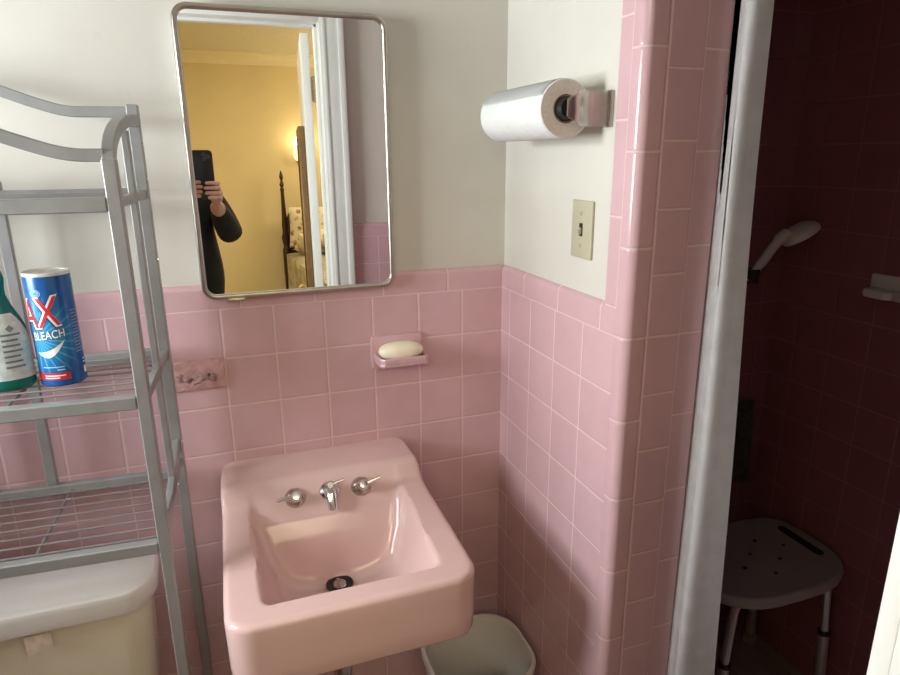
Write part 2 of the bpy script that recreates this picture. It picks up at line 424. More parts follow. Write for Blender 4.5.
# the open door
dt = thing('door', 'white door opened into the bedroom, seen edge-on in the mirror', 'door', (dx1-.003, YB-.018, 0), math.radians(6.2))
dt['kind'] = 'structure'; dt.name = 'door_1'; OFF['door_1'] = Vector(dt.location)
# local: leaf runs along -y from the hinge, thickness along -x
obj('door_panel', box(-.044, -.012, -.72, -.004, .012, 1.962, .003), 'white_paint', dt, local=True)
for hz in (.25, 1.762):
    b = box(-.012, .010, -.003, .001, hz-.045, hz+.045)
    lathe([(0, -.048), (.0065, -.048), (.0065, .048), (0, .048)], 12, (.0, -.004, hz), bm=b)
    for dz_ in (-.03, 0, .03): lathe([(0, .0), (.003, .0), (.003, .0016), (0, .002)], 10, (-.006, .001, hz+dz_), axis='Y', bm=b)
    obj('hinge', b, 'brass', dt, local=True)
b = lathe([(0, 0), (.028, 0), (.026, .006), (.011, .010), (.010, .03), (.024, .042), (.027, .055), (.018, .066), (0, .068)], 24, (0, 0, 0), axis='X')
xform(b, Matrix.Translation((-.012, -.66, .85))); obj('door_knob', b, 'brass', dt, local=True)
b = lathe([(0, 0), (.028, 0), (.026, .006), (.011, .010), (.010, .03), (.024, .042), (.027, .055), (.018, .066), (0, .068)], 24, (0, 0, 0), axis='X')
xform(b, Matrix.Translation((-.044, -.66, .85)) @ Matrix.Rotation(PI, 4, 'Z')); obj('door_knob', b, 'brass', dt, local=True)
# framed mirror hung on that door
fm = thing('framed_mirror', 'tall narrow gilt-framed mirror hung on the open white door', 'mirror', dt.location, math.radians(6.2))
fx, fy0, fy1, fz0, fz1 = -.0445, -.62, -.16, .30, 1.635
b = bmesh.new()
for a in ((fy0, fy0+.045, fz0, fz1), (fy1-.045, fy1, fz0, fz1), (fy0+.045, fy1-.045, fz0, fz0+.045), (fy0+.045, fy1-.045, fz1-.045, fz1)):
    box(fx-.028, fx, *a, bev=.006, bm=b)
obj('frame', b, 'gilt', fm, local=True)
obj('mirror_pane', box(fx-.010, fx-.002, fy0+.04, fy1-.04, fz0+.04, fz1-.04), 'glass_mirror', fm, local=True, smooth=False)

# bed
bed = thing('four_poster_bed', 'dark wooden four-poster bed with a pale flowered bedspread', 'bed', (0.0, -5.17, 0), math.radians(-3.6))
def post_bm(x, y, top, s=1.):
    pr = [(0, 0), (.034, 0), (.034, .04), (.026, .07), (.036, .12), (.036, .36), (.038, .40), (.038, .62), (.024, .66), (.034, .70), (.040, .74), (.026, .80), (.030, .86), (.024, .95), (.019, 1.08), (.016, 1.18), (.020, 1.205), (.014, 1.225), (.022, 1.25), (.014, 1.275), (.010, 1.29), (.019, 1.315), (.016, 1.34), (.006, 1.375), (0, 1.385)]
    return lathe([(r*s, h*top/1.385) for r, h in pr], 20, (x, y, 0))
for (x, y, t) in ((0, 0, 1.385), (1.42, 0, 1.385), (0, 1.98, 1.22), (1.42, 1.98, 1.22)):
    obj('bed_post', post_bm(x, y, t), 'dark_wood', bed, local=True)
hb = [(.02, .35), (.02, .93), (.05, .99), (.10, 1.0), (.16, .95), (.30, .97), (.50, 1.06), (.71, 1.10), (.92, 1.06), (1.12, .97), (1.26, .95), (1.32, 1.0), (1.37, .99), (1.40, .93), (1.40, .35)]
obj('headboard', prism(hb, -.015, .015, 'XZ', bev=.004), 'dark_wood', bed, local=True)
obj('footboard', box(.02, 1.40, 1.965, 1.995, .3, .62, .006), 'dark_wood', bed, local=True)
for xa in (.012, 1.384): obj('side_rail', box(xa, xa+.024, .03, 1.95, .28, .40, .004), 'dark_wood', bed, local=True)
obj('mattress', box(.03, 1.39, .03, 1.95, .32, .585, .03, 3), 'lid', bed, local=True)
# bedspread: draped sheet with wavy hem
b = bmesh.new(); rows = []
NX, NY = 34, 46
for j in range(NY+1):
    y = .06+1.86*j/NY; r = []
    for i in range(NX+1):
        s_ = -1+2*i/NX; t = s_*1.09
        drop = max(0, abs(t)-.70)
        if abs(t) < .70: x = .71+t; z = .60+.008*math.sin(9*y+5*t)
        else:
            sg = 1 if t > 0 else -1
            x = .71+sg*(.70+.022+.018*math.sin(22*y+sg)*drop/.39); z = .60-.006-drop*1.15
        r.append(b.verts.new((x, y, z)))
    rows.append(r)
for j in range(NY):
    for i in range(NX): b.faces.new((rows[j][i], rows[j][i+1], rows[j+1][i+1], rows[j+1][i]))
bmesh.ops.solidify(b, geom=list(b.faces), thickness=.012)
obj('bedspread', b, 'spread', bed, local=True, angle=80)
def pillow(name, label, w, h, t, mtx, mat):
    b = bmesh.new(); n = 18
    for sgn in (1, -1):
        g = []
        for j in range(n+1):
            r = []
            for i in range(n+1):
                u = -1+2*i/n; v = -1+2*j/n
                e = max(0, (1-u**4)*(1-v**4))**.55
                k = 1-.06*(1-abs(u*v))*(abs(u)**3+abs(v)**3)*.6
                r.append(b.verts.new((u*w/2*k, v*h/2*k, sgn*t/2*e+.006*math.sin(5*u+3*v)*e)))
            g.append(r)
        for j in range(n):
            for i in range(n):
                q = (g[j][i], g[j][i+1], g[j+1][i+1], g[j+1][i]); b.faces.new(q if sgn > 0 else q[::-1])
    bmesh.ops.remove_doubles(b, verts=b.verts, dist=.0005)
    xform(b, Matrix.Rotation(math.radians(-3.6), 4, 'Z') @ mtx)
    o = obj(name, b, mat, angle=70); o.location = (0, -5.17, 0)
    return tag(o, label, 'pillow', 'pillows on the four-poster bed')
def leanm(x, y, z, lean): return Matrix.Translation((x, y, z)) @ Matrix.Rotation(math.radians(lean), 4, 'X')
pillow('pillow', 'brown flowered pillow leaning highest against the dark headboard', .62, .40, .17, leanm(.33, .115, .85, 80), 'floral')
pillow('pillow', 'flowered pillow lying low in front of the upright one by the bed post', .60, .36, .17, leanm(.33, .36, .735, 30), 'floral')

# wall lamp in the bedroom
wl_ = thing('wall_lamp', 'glowing white glass wall lamp above the bed, half behind the framed mirror', 'lamp', (.235, BY, 1.50))
obj('lamp_base', lathe([(0, 0), (.05, 0), (.048, .012), (.018, .02), (.016, .09), (0, .09)], 24, (.235, BY, 1.47), axis='Y'), 'brass', wl_)
obj('lamp_shade', lathe([(.035, -.075), (.075, -.05), (.095, 0), (.085, .05), (.055, .085), (.05, .085), (.08, .05), (.088, 0), (.07, -.045), (.03, -.07)], 32, (.235, BY+.115, 1.53)), 'lamp', wl_, angle=70)
obj('lamp_arm', tube([(.235, BY+.06, 1.47), (.235, BY+.115, 1.45), (.235, BY+.115, 1.47)], .01), 'brass', wl_)
def light(name, kind, loc, energy, color, **kw):
    d = bpy.data.lights.new(name, kind); d.energy = energy; d.color = color
    for k, v in kw.items(): setattr(d, k, v)
    o = bpy.data.objects.new(name, d); COL.objects.link(o); o.location = loc
    return o
light('bedroom_lamp_light', 'POINT', (.235, BY+.115, 1.63), 2.8, (1, .80, .48), shadow_soft_size=.08)

# ------------------------------------------------------------------ wash basin
SX, SD, SW = -.473, .487, .424
def smax(a, b, k=.012):
    h = max(k-abs(a-b), 0)/k; return max(a, b)+h*h*k*.25
def smin(a, b, k=.012): return -smax(-a, -b, k)
RIM = [(0, .851), (-.104, .849), (-.114, .8465), (-.124, .839), (-.142, .8215), (-.152, .8155), (-.165, .812), (-.18, .8095), (-.25, .804), (-.45, .787), (-.6, .785)]
BACK = [(0, 1.0), (-.104, .860), (-.124, .840), (-.142, .8195), (-.157, .806), (-.18, .782), (-.203, .744), (-.220, .706), (-.235, .672), (-.255, .645), (-.6, .60)]
FRONT = [(-.30, .60), (-.36, .635), (-.395, .66), (-.415, .70), (-.432, .76), (-.445, .82), (-.5, 1.1)]
def sink_z(x, y):
    u = x-SX
    rim = interp(RIM, y)
    fl = .645+.10*(u*u)+.08*max(0, -(y+.25))**2
    side = interp([(0, .60), (.06, .625), (.09, .647), (.118, .682), (.142, .738), (.158, .795), (.167, .84), (.3, 1.3)], abs(u))
    c = smax(smax(smax(fl, interp(BACK, y), .03), interp(FRONT, y), .03), side, .07)
    z = smin(rim, c, .014)
    w = math.exp(-(((x+.474)**2+(y+.256)**2)/.034**2)**2)
    return z+(.657-z)*w
def outline_hw(y, ins):
    """half width of the rounded plan outline at depth y (inset by ins)"""
    hw = SW/2-ins+.009*min(1, -y/.4); Rf, Rb = .034, .022
    yf = -SD+ins; 
    if y < yf+Rf:
        d = yf+Rf-y; return hw-Rf+math.sqrt(max(0, Rf*Rf-d*d))
    if y > -Rb:
        d = y+Rb; return hw-Rb+math.sqrt(max(0, Rb*Rb-d*d))
    return hw
b = bmesh.new(); ER = .012
ys = []
yf = -SD+ER
for k in range(13): ys.append(-.022*(1-math.cos(PI/2*(1-k/12.)))*0 - .022*math.sin(PI/2*0) if False else -.022*(1-math.cos(0)) - 0.022*(k/12.))
ny = 74
ys += [-.022+(yf+.045+.022)*k/ny for k in range(1, ny+1)]
ys += [yf+.045-.045*math.sin(PI/2*k/12) for k in range(1, 13)]
NXs = 80; grid = []
for y in ys:
    hw = outline_hw(y, ER); r = []
    for i in range(NXs+1):
        u = -1+2*i/NXs
        x = SX+hw*u
        r.append(b.verts.new((x, y, sink_z(x, y))))
    grid.append(r)
for j in range(len(grid)-1):
    for i in range(NXs): b.faces.new((grid[j][i], grid[j][i+1], grid[j+1][i+1], grid[j+1][i]))
loop = [grid[0][i] for i in range(NXs+1)] + [grid[j][NXs] for j in range(1, len(grid))] + [grid[-1][i] for i in range(NXs-1, -1, -1)] + [grid[j][0] for j in range(len(grid)-2, 0, -1)]
n = len(loop); cs = [v.co.copy() for v in loop]; nor = []
for i in range(n):
    t = cs[(i+1) % n]-cs[i-1]; t.z = 0; t.normalize()
    nn = Vector((-t.y, t.x, 0))
    c = cs[i]-Vector((SX, -.24, 0))
    if nn.dot(Vector((c.x, c.y, 0))) < 0: nn = -nn
    if cs[i].y > -.001: nn = Vector((0, 0, 0)) if True else nn
    nor.append(nn)
prev = loop
def ring(fn):
    global prev
    new = [b.verts.new(fn(i)) for i in range(n)]
    for i in range(n): b.faces.new((prev[i], prev[(i+1) % n], new[(i+1) % n], new[i]))
    prev = new
ZB = .655
def apron_bottom(p):    # underside rises gently to the wall
    return ZB
for k in range(1, 6):
    a = PI/2*k/5
    ring(lambda i: cs[i]+nor[i]*ER*math.sin(a)-Vector((0, 0, ER*(1-math.cos(a)))))
base = [v.co.copy() for v in prev]
for f in (.25, .5, .75):
    ring(lambda i: Vector((base[i].x, base[i].y, base[i].z+(ZB+.01-base[i].z)*f))-nor[i]*(.002*f))
ring(lambda i: Vector((base[i].x, base[i].y, ZB+.008))-nor[i]*.003)
ring(lambda i: Vector((base[i].x, base[i].y, ZB+.002))-nor[i]*.006)
ring(lambda i: Vector((base[i].x, base[i].y, ZB))-nor[i]*.013)
cx = Vector((SX, -.24, 0))
ring(lambda i: Vector((SX+(base[i].x-SX)*.82, -.22+(base[i].y+.22)*.84, ZB+.004)))
ring(lambda i: Vector((SX+(base[i].x-SX)*.70, -.22+(base[i].y+.22)*.70, ZB-.006)))
ring(lambda i: Vector((SX+(base[i].x-SX)*.30, -.24+(base[i].y+.24)*.25, ZB-.05)))
b.faces.new(prev)
sink = thing('wash_basin', 'pink wall-hung wash basin with chrome taps', 'sink', (SX, -.01, .65))
obj('basin', b, 'ceramic', sink, angle=60)
def sink_frame(x, y):
    e = .006
    dx = Vector((2*e, 0, sink_z(x+e, y)-sink_z(x-e, y))); dy = Vector((0, 2*e, sink_z(x, y+e)-sink_z(x, y-e)))
    nrm = dx.cross(dy).normalized(); return Vector((x, y, sink_z(x, y))), nrm
def on_panel(b, x, y, lift=0.):
    p, nz = sink_frame(x, y); nz = Vector((0, -.80, .60)).normalized()
    xx = Vector((1, 0, 0)); yy = nz.cross(xx).normalized(); xx = yy.cross(nz)
    m = Matrix((xx, yy, nz)).transposed().to_4x4(); m.translation = p+nz*lift
    return xform(b, m)
# handles (local: z = panel normal, y = up the slope)
for hx, ang in ((-.540, 186), (-.398, 12)):
    f = lathe([(0, -.008), (.0215, -.008), (.0225, 0), (.0205, .006), (.015, .012), (.0115, .016), (.0115, .020), (0, .020)], 24)
    h = obj('faucet_handle', on_panel(f, hx, -.146), 'chrome_old', sink)
    lv = lathe([(0, .019), (.0115, .019), (.0125, .024), (.0115, .032), (.008, .037), (0, .038)], 20)
    a = math.radians(ang); d = Vector((math.cos(a), math.sin(a), 0))
    sweep([d*.004+Vector((0, 0, .030)), d*.016+Vector((0, 0, .032)), d*.034+Vector((0, 0, .036)), d*.040+Vector((0, 0, .037))], circ(.0042, 10), scales=[1.1, 1, .95, .8], bm=lv)
    obj('lever', on_panel(lv, hx, -.146), 'chrome', h)
# spout
f = lathe([(0, -.006), (.0205, -.006), (.0215, 0), (.0195, .007), (.012, .011), (0, .011)], 24)
sp = obj('spout', on_panel(f, -.467, -.144), 'chrome_old', sink)
p0, _ = sink_frame(-.467, -.144)
nb = sweep([p0+Vector((0, 0, .0)), p0+Vector((0, -.016, .008)), p0+Vector((0, -.030, .004)), p0+Vector((0, -.040, -.010)), p0+Vector((0, -.043, -.020))], circ(.0125, 14), scales=[1.25, 1.2, 1.05, .85, .8])
obj('nozzle', nb, 'chrome', sp)
kb = lathe([(0, .0), (.009, .0), (.010, .012), (.006, .018), (0, .018)], 16)
sweep([Vector((.0, 0, .012)), Vector((.016, .004, .014)), Vector((.032, .007, .016))], circ(.0038, 10), scales=[1, 1, .8], bm=kb)
obj('pop_up_lever', on_panel(kb, -.467, -.138, .014), 'chrome', sp)
# drain
def on_basin(b):
    p, nz = sink_frame(-.474, -.256)
    nz = (nz+Vector((0, 0, 2.5))).normalized()
    return xform(b, Matrix.Translation(p+nz*.0015) @ Vector((0, 0, 1)).rotation_difference(nz).to_matrix().to_4x4())
dp = Vector((-.474, -.252, sink_z(-.474, -.252)))
dr = lathe([(.012, .001), (.0265, .001), (.0285, .003), (.028, .0045), (.024, .004), (.020, .000), (.020, -.004), (0, -.004)], 32, (0, 0, 0)); on_basin(dr)
drn = obj('drain', dr, 'chrome_old', sink); drn.data.materials[0] = M['black_plastic']
obj('stopper', on_basin(lathe([(0, -.003), (.0135, -.003), (.0145, .003), (.013, .0055), (.006, .007), (0, .0072)], 28, (0, 0, 0))), 'chrome_old', drn)
# waste pipe and trap
tp = tube(spline([(-.474, -.247, .615), (-.474, -.247, .50), (-.474, -.247, .44), (-.474, -.22, .40), (-.474, -.18, .40), (-.474, -.155, .44), (-.474, -.12, .475), (-.474, .002, .48)], 8), .017, 14)
lathe([(.0, 0), (.024, 0), (.024, .03), (0, .03)], 20, (-.474, -.247, .585), bm=tp)
obj('waste_pipe', tp, 'chrome_old', sink)
b = tube([(-.505, -.44, .60), (-.505, -.44, .655)], .0075, 10)
xform(b, Matrix.Identity(4))

# ------------------------------------------------------------------ wall mirror
mx0, mx1, mz0, mz1, mf = -.676, -.279, 1.234, 1.782, -.018
mir = thing('wall_mirror', 'tall round-cornered wall mirror in a thin steel frame', 'mirror', ((mx0+mx1)/2, 0, mz0))
def rr_path(x0, x1, z0, z1, r, y, n=8):
    return [(p[0]+(x0+x1)/2, y, p[1]+(z0+z1)/2) for p in rrect(x1-x0, z1-z0, r, n)]
b = prism([(p[0], p[2]) for p in rr_path(mx0+.002, mx1-.002, mz0+.002, mz1-.002, .022, 0)], mf, .008, 'XZ')
obj('mirror_pane', b, 'glass_mirror', mir, smooth=False)
fp = [(-.0045, -.010), (.0045, -.010), (.0052, -.002), (.0045, .004), (.002, .0062), (-.002, .0062), (-.0045, .004), (-.0052, -.002)]
obj('frame', sweep(rr_path(mx0, mx1, mz0, mz1, .024, mf-.001), [(y, x) for x, y in circ(.0052, 10, .0058)], closed=True, up=Vector((0, 1, 0))), 'steel', mir, angle=60)
obj('clip', box(-.634, -.597, mf-.011, .0, mz0-.011, mz0-.003, .003), 'steel', mir)
b = bmesh.new(); 
obj('cabinet_back', prism([(p[0], p[2]) for p in rr_path(mx0+.006, mx1-.006, mz0+.006, mz1-.006, .02, 0)], mf+.002, .010, 'XZ'), 'steel', mir, smooth=False)

# ------------------------------------------------------------------ soap dish and soap
dish = thing('soap_dish', 'pink ceramic soap dish on the tiled back wall under the mirror', 'soap dish', (-.267, 0, 1.07))
b = prism([(p[0]-.270, p[1]+1.072) for p in rrect(.124, .080, .008)], -.008, .002, 'XZ', bev=.003)
obj('back_plate', b, 'ceramic_tile', dish)
b = bmesh.new()
b = prism([(-.326, -.002), (-.326, -.040), (-.3235, -.061), (-.316, -.068), (-.218, -.068), (-.2105, -.061), (-.208, -.040), (-.208, -.002)], 1.052, 1.060, 'XY', bev=.002)
rimp = [(-.322, -.004, 1.063), (-.322, -.040, 1.064), (-.3205, -.058, 1.0645), (-.314, -.0645, 1.0645), (-.220, -.0645, 1.0645), (-.2135, -.058, 1.0645), (-.212, -.040, 1.064), (-.212, -.004, 1.063)]
sweep(rimp, rrect(.008, .016, .003, 2), bm=b)
obj('tray', b, 'ceramic_tile', dish)
b = bmesh.new(); bmesh.ops.create_icosphere(b, subdivisions=4, radius=1)
for v in b.verts:
    x, y, z = v.co
    f = lambda t, p: math.copysign(abs(t)**p, t)
    v.co = Vector((-.269+.052*f(x, .85), -.036+.028*f(y, .85), 1.0815+.0205*f(z, .85)))
sp_ = obj('soap_bar', b, 'soap', angle=80)
OFFS = Vector((-.268, -.034, 1.06))
for v in sp_.data.vertices: v.co -= OFFS
sp_.location = OFFS
tag(sp_, 'oval cream bar of soap lying in the pink soap dish', 'soap')

# broken ceramic fixture
pl_ = thing('ceramic_wall_plate', 'rough pink ceramic plate left of the mirror, its fitting broken off', 'wall plate', (-.712, 0, 1.065))
obj('plate', prism([(p[0]-.712, p[1]+1.0655) for p in rrect(.118, .066, .004)], -.006, .002, 'XZ', bev=.0025), 'rough_pink', pl_)
b = bmesh.new(); g = []
for j in range(9):
    r = []
    for i in range(33):
        u = i/32; v = j/8
        x = -.755+.088*u; z = 1.048+.022*v+.004*math.sin(11*u)
        e = min(1, 8*u, 8*(1-u))*min(1, 4*v, 4*(1-v))
        y = -.0055-.005*e*max(.2, .5+noise.noise(Vector((x*110, 3, z*110))))
        r.append(b.verts.new((x, y, z)))
    g.append(r)
for j in range(8):
    for i in range(32): b.faces.new((g[j][i], g[j][i+1], g[j+1][i+1], g[j+1][i]))
bmesh.ops.solidify(b, geom=list(b.faces), thickness=.003)
tag(obj('broken_ridge', b, 'broken', pl_), 'jagged whitish broken ridge')

# ------------------------------------------------------------------ light switch
SYc, SZc = -.345, 1.3765
sw = thing('light_switch', 'ivory light switch on the white wall below the paper towel', 'light switch', (.01, SYc, SZc))
b = prism(rrect(.072, .108, .003), 0, .006, 'XY', bev=.0025)
xform(b, Matrix.Translation((.0105, SYc, SZc)) @ Matrix.Rotation(-PI/2, 4, 'Y') @ Matrix.Rotation(PI/2, 4, 'Z'))
obj('plate', b, 'ivory', sw)
obj('slot', box(.003, .0055, SYc-.005, SYc+.005, SZc-.012, SZc+.012), 'black_plastic', sw)
b = box(-.0065, .0055, -.0035, .0035, -.006, .005, .0015); xform(b, Matrix.Translation((.002, SYc, SZc-.002)) @ Matrix.Rotation(math.radians(-25), 4, 'Y'))
obj('toggle', b, 'ivory', sw)
for dz_ in (.030, -.030):
    b = lathe([(0, -.002), (.0034, -.002), (.0034, .001), (.002, .0018), (0, .0018)], 14)
    xform(b, Matrix.Translation((.0045, SYc, SZc+dz_)) @ Matrix.Rotation(-PI/2, 4, 'Y')); obj('screw', b, 'brass', sw)

# ------------------------------------------------------------------ paper towel and holder
PX, PZ, PR = -.068, 1.587, .0485
PY0, PY1 = -.397, -.138
roll = thing('paper_towel_roll', 'white roll of paper towel on the wall holder', 'paper towel', (PX, (PY0+PY1)/2, PZ-PR))
def ann(r0, r1, y0, y1, n=56, wob=0):
    pr = [(r0, 0), (r1-.002, 0), (r1, .002), (r1, y1-y0-.002), (r1-.002, y1-y0), (r0, y1-y0), (r0, 0)]
    return lathe(pr, n, (PX, y0, PZ), axis='Y')
bb = ann(.0235, PR, PY0, PY1)
for f in bb.faces:
    c = f.calc_center_median(); f.normal_update()
    f.material_index = 1 if abs(f.normal.y) > .9 else 0
obj('sheets', bb, None, roll, mats=['paper', 'paper_end'])
obj('cardboard_core', ann(.0205, .0236, PY0+.001, PY1-.001), 'cardboard', roll)
# loose sheet end lying on the roll
b = bmesh.new(); g = []
for i in range(13):
    a = math.radians(95+5*i); rr = PR+.0008+.002*(i/12)
    g.append([b.verts.new((PX+rr*math.cos(a), PY0+.002, PZ+rr*math.sin(a))), b.verts.new((PX+rr*math.cos(a), PY1-.002, PZ+rr*math.sin(a)))])
for a_, c_ in zip(g, g[1:]): b.faces.new((a_[0], a_[1], c_[1], c_[0]))
bmesh.ops.solidify(b, geom=list(b.faces), thickness=.0008); obj('loose_sheet', b, 'paper', roll)
hold = thing('paper_towel_holder', 'chrome wall bracket carrying the paper towel roll', 'paper towel holder', (.0, -.43, PZ))
def bracket(yc, s):
    """bent chrome strip: flat base on the wall, curving out to the spindle"""
    path = spline([(.012, yc, PZ), (-.010, yc+s*.003, PZ), (-.028, yc+s*.005, PZ), (-.044, yc+s*.001, PZ), (-.060, yc-s*.008, PZ), (-.079, yc-s*.010, PZ)], 6)
    k = [1., 1., 1., 1., .94, .8]; n_ = len(path)
    b = bmesh.new(); R_ = []
    for i, p in enumerate(path):
        t = (path[min(i+1, n_-1)]-path[max(i-1, 0)]).normalized(); nn = Vector((-t.y, t.x, 0))
        f = i/(n_-1); hh = .0285*(1 if f < .62 else 1-.55*((f-.62)/.38)**1.3)
        prof = [(-.002, -hh), (.001, -hh), (.002, -hh*.9), (.002, hh*.9), (.001, hh), (-.002, hh)]
        R_.append([b.verts.new(p+nn*a+Vector((0, 0, c))) for a, c in prof])
    for r0, r1 in zip(R_, R_[1:]):
        for j in range(6): b.faces.new((r0[j], r0[(j+1) % 6], r1[(j+1) % 6], r1[j]))
    b.faces.new(R_[0]); b.faces.new(R_[-1][::-1])
    return b
for yc, s in ((-.4125, 1), (-.118, -1)):
    ar = obj('bracket_arm', bracket(yc, s), 'bracket', hold, angle=50)
    box(.004, .0105, yc-.010, yc+.014, PZ-.03, PZ+.03, .002, bm=(bx_ := bmesh.new()))
    obj('base_plate', bx_, 'bracket', hold)
    ya = PY0 if s > 0 else PY1
    obj('hub', lathe([(0, -.012), (.0155, -.012), (.019, -.002), (.0195, .028), (0, .028)] if s > 0 else [(0, -.028), (.0195, -.028), (.019, .002), (.0155, .010), (0, .010)], 24, (PX, ya, PZ), axis='Y'), 'black_plastic', hold)
obj('spindle', lathe([(0, PY0+.02), (.012, PY0+.02), (.012, PY1-.02), (0, PY1-.02)], 16, (PX, 0, PZ), axis='Y'), 'black_plastic', hold)

# ------------------------------------------------------------------ storage rack over the toilet
ROT = math.radians(-3.4)
rack = thing('storage_rack', 'grey metal over-toilet storage rack with wire shelves', 'shelf rack', (-1.0595, -.176, 0), ROT)
HX, HY, PW = .29, .135, .0195
SH = (1.448, 1.137, .872)
def bar(x0, x1, y0, y1, z0, z1, bev=.0016): return box(x0, x1, y0, y1, z0, z1, bev, 1)
def P_(name, b, **kw): return obj(name, b, kw.pop('mat', 'rack'), rack, local=True, **kw)
for sx in (-1, 1):
    for sy, top in ((1, 1.605), (-1, 1.512)):
        b = bar(sx*HX-PW/2, sx*HX+PW/2, sy*HY-PW/2, sy*HY+PW/2, .85, top)
        bar(sx*HX-.009, sx*HX+.009, sy*HY-.009, sy*HY+.009, .012, .86, bev=.002).free()
        merge(b, bar(sx*HX-.0095, sx*HX+.0095, sy*HY-.0095, sy*HY+.0095, .012, .86, .002))
        pst = P_('post', b)
        obj('foot_cap', box(sx*HX-.011, sx*HX+.011, sy*HY-.011, sy*HY+.011, 0, .02, .003), 'black_plastic', pst, local=True)
    # curved top piece from the front post up to the rear post
    pts = [(sx*HX, -HY, 1.505)]+[(sx*HX, -HY+(2*HY-.01)*(1-math.cos(a)), 1.505+.072*math.sin(a)) for a in [PI/2*k/10 for k in range(1, 11)]]
    P_('side_arch', sweep(pts, rrect(PW, PW*.9, .0015, 1), up=Vector((1, 0, 0))))
    P_('side_slat', bar(sx*HX-.006, sx*HX+.006, .012, .030, .90, 1.557, .002))
    for z in SH[:2]+(.905,):
        P_('side_rail', bar(sx*HX-.006, sx*HX+.006, -HY, HY, z-.008, z+.008, .002))
    P_('brace', prism([(-HY+.005, .862), (HY-.005, .93), (HY-.005, .955), (-HY+.005, .89)], sx*HX-.006, sx*HX+.006, 'YZ', bev=.002))
    for (yy, zz) in ((HY, .945), (.02, .905), (HY, 1.475), (HY, 1.54), (HY, 1.325)):
        b = lathe([(0, 0), (.0045, 0), (.004, .0025), (0, .003)], 12); xform(b, Matrix.Translation((sx*(HX+PW/2-.001), yy-.003, zz)) @ Matrix.Rotation(sx*PI/2, 4, 'Y'))
        P_('screw', b, mat='chrome')
def arch(y, z0, h, xs):
    pts = []
    for k in range(57):
        x = (-1+2*k/56)*(HX-PW/2+.004)
        a = max(0, min(1, (xs-abs(x))/xs)); e = (a*a*(3-2*a))*.8+.2*a*min(1, a*4)
        pts.append((x, y, z0+h*e))
    return sweep(pts, [(b_, a_) for a_, b_ in rrect(.0185, .013, .0015, 1)])
for sx in (-.052, .052): P_('rear_slat', bar(sx-.0095, sx+.0095, HY-.006, HY+.006, .875, 1.475))
P_('top_arch', arch(HY, 1.592, .055, .20)); P_('front_arch', arch(-HY, 1.517, .075, .262))
for z in SH:
    b = bar(-HX+.010, HX-.010, -HY-.010, -HY+.008, z-.012, z+.010, .002)
    sh = P_('shelf', b)
    obj('rear_rail', bar(-HX+.010, HX-.010, HY-.009, HY+.009, z-.011, z+.011, .002), 'rack', sh, local=True)
    for k in range(8):
        y = -HY+2*HY*(k+.75)/8.6
        obj('wire', tube([(-HX, y, z+.003), (HX, y, z+.003)], .0019, 8), 'wire', sh, local=True)
    for xx in (.085,):
        obj('cross_wire', tube([(xx, -HY, z-.002), (xx, HY, z-.002)], .0028, 8), 'wire', sh, local=True)

# ------------------------------------------------------------------ cleanser can
ZS = 1.137+.0052
CX, CY, CR, CH = -.9145, -.188, .035, .190
can = thing('cleanser_can', 'blue cardboard can of bleach cleanser on the middle rack shelf', 'cleanser can', (CX, CY, ZS))
nt = NT('can_blue'); p = ocoord(nt)
vd = math.atan2(-1.41-CY, -.643-CX)             # direction from the can to where its front label is read
sep = nt.n('ShaderNodeSeparateXYZ'); nt.put(sep.inputs[0], p)
ang = nt.math('ARCTAN2', nt.math('SUBTRACT', sep.outputs[1], 0.), sep.outputs[0])
zz = nt.math('SUBTRACT', sep.outputs[2], .085)
da = nt.math('MULTIPLY', nt.math('SUBTRACT', ang, vd-.9), .036)
rays = nt.math('SINE', nt.math('MULTIPLY', nt.math('ARCTAN2', zz, da), 26.))
rr_ = nt.math('SQRT', nt.math('ADD', nt.math('MULTIPLY', da, da), nt.math('MULTIPLY', zz, zz)))
glow = nt.maprange(rr_, .02, .085, 1., 0.)
base = nt.mix(nt.maprange(rr_, .0, .085), (.02, .33, .66), (.012, .10, .34))
rmask = nt.math('MULTIPLY', nt.math('MULTIPLY', nt.maprange(rays, .55, .95), glow), .55)
nt.bsdf(nt.mix(rmask, base, (.30, .60, .80)), .25, .15); M['can_blue'] = nt.m
M['can_red'] = pbr('can_red', (.62, .02, .03), .3, var=.04); M['can_white'] = pbr('can_white', (.86, .86, .86), .35, var=.02)
M['can_grey'] = pbr('can_print', (.16, .25, .40), .4, var=.5, vscale=600); M['can_light'] = pbr('can_light_blue', (.35, .62, .85), .35, var=.05)
M['can_lid'] = pbr('can_lid', (.66, .64, .60), .4, .2, var=.06, vscale=60); M['can_navy'] = pbr('can_navy', (.01, .03, .13), .3, var=.05)
b = lathe([(0, 0), (CR-.002, 0), (CR, .002), (CR, CH-.004), (CR-.0005, CH-.001), (0, CH-.001)], 64, (0, 0, 0))
body = obj('can_body', b, 'can_blue', can, local=True)
b = lathe([(0, CH-.0002), (CR-.004, CH-.0002), (CR-.0035, CH+.001), (CR-.001, CH+.0025), (CR+.0004, CH+.001), (CR+.0004, CH-.003)], 64, (0, 0, 0))
for k in range(6): lathe([(0, 0), (.003, 0), (.003, .0006), (0, .0006)], 10, (.015*math.cos(k), .015*math.sin(k), CH-.0002), bm=b)
obj('can_lid', b, 'can_lid', can, local=True)
def wrap(b, lift):
    """wrap a flat drawing (x along the girth, z up; x=0 faces vd) round the can"""
    for v in b.verts:
        a = vd+v.co.x/CR; r = CR+lift+v.co.y
        v.co = Vector((r*math.cos(a), r*math.sin(a), v.co.z))
    return b
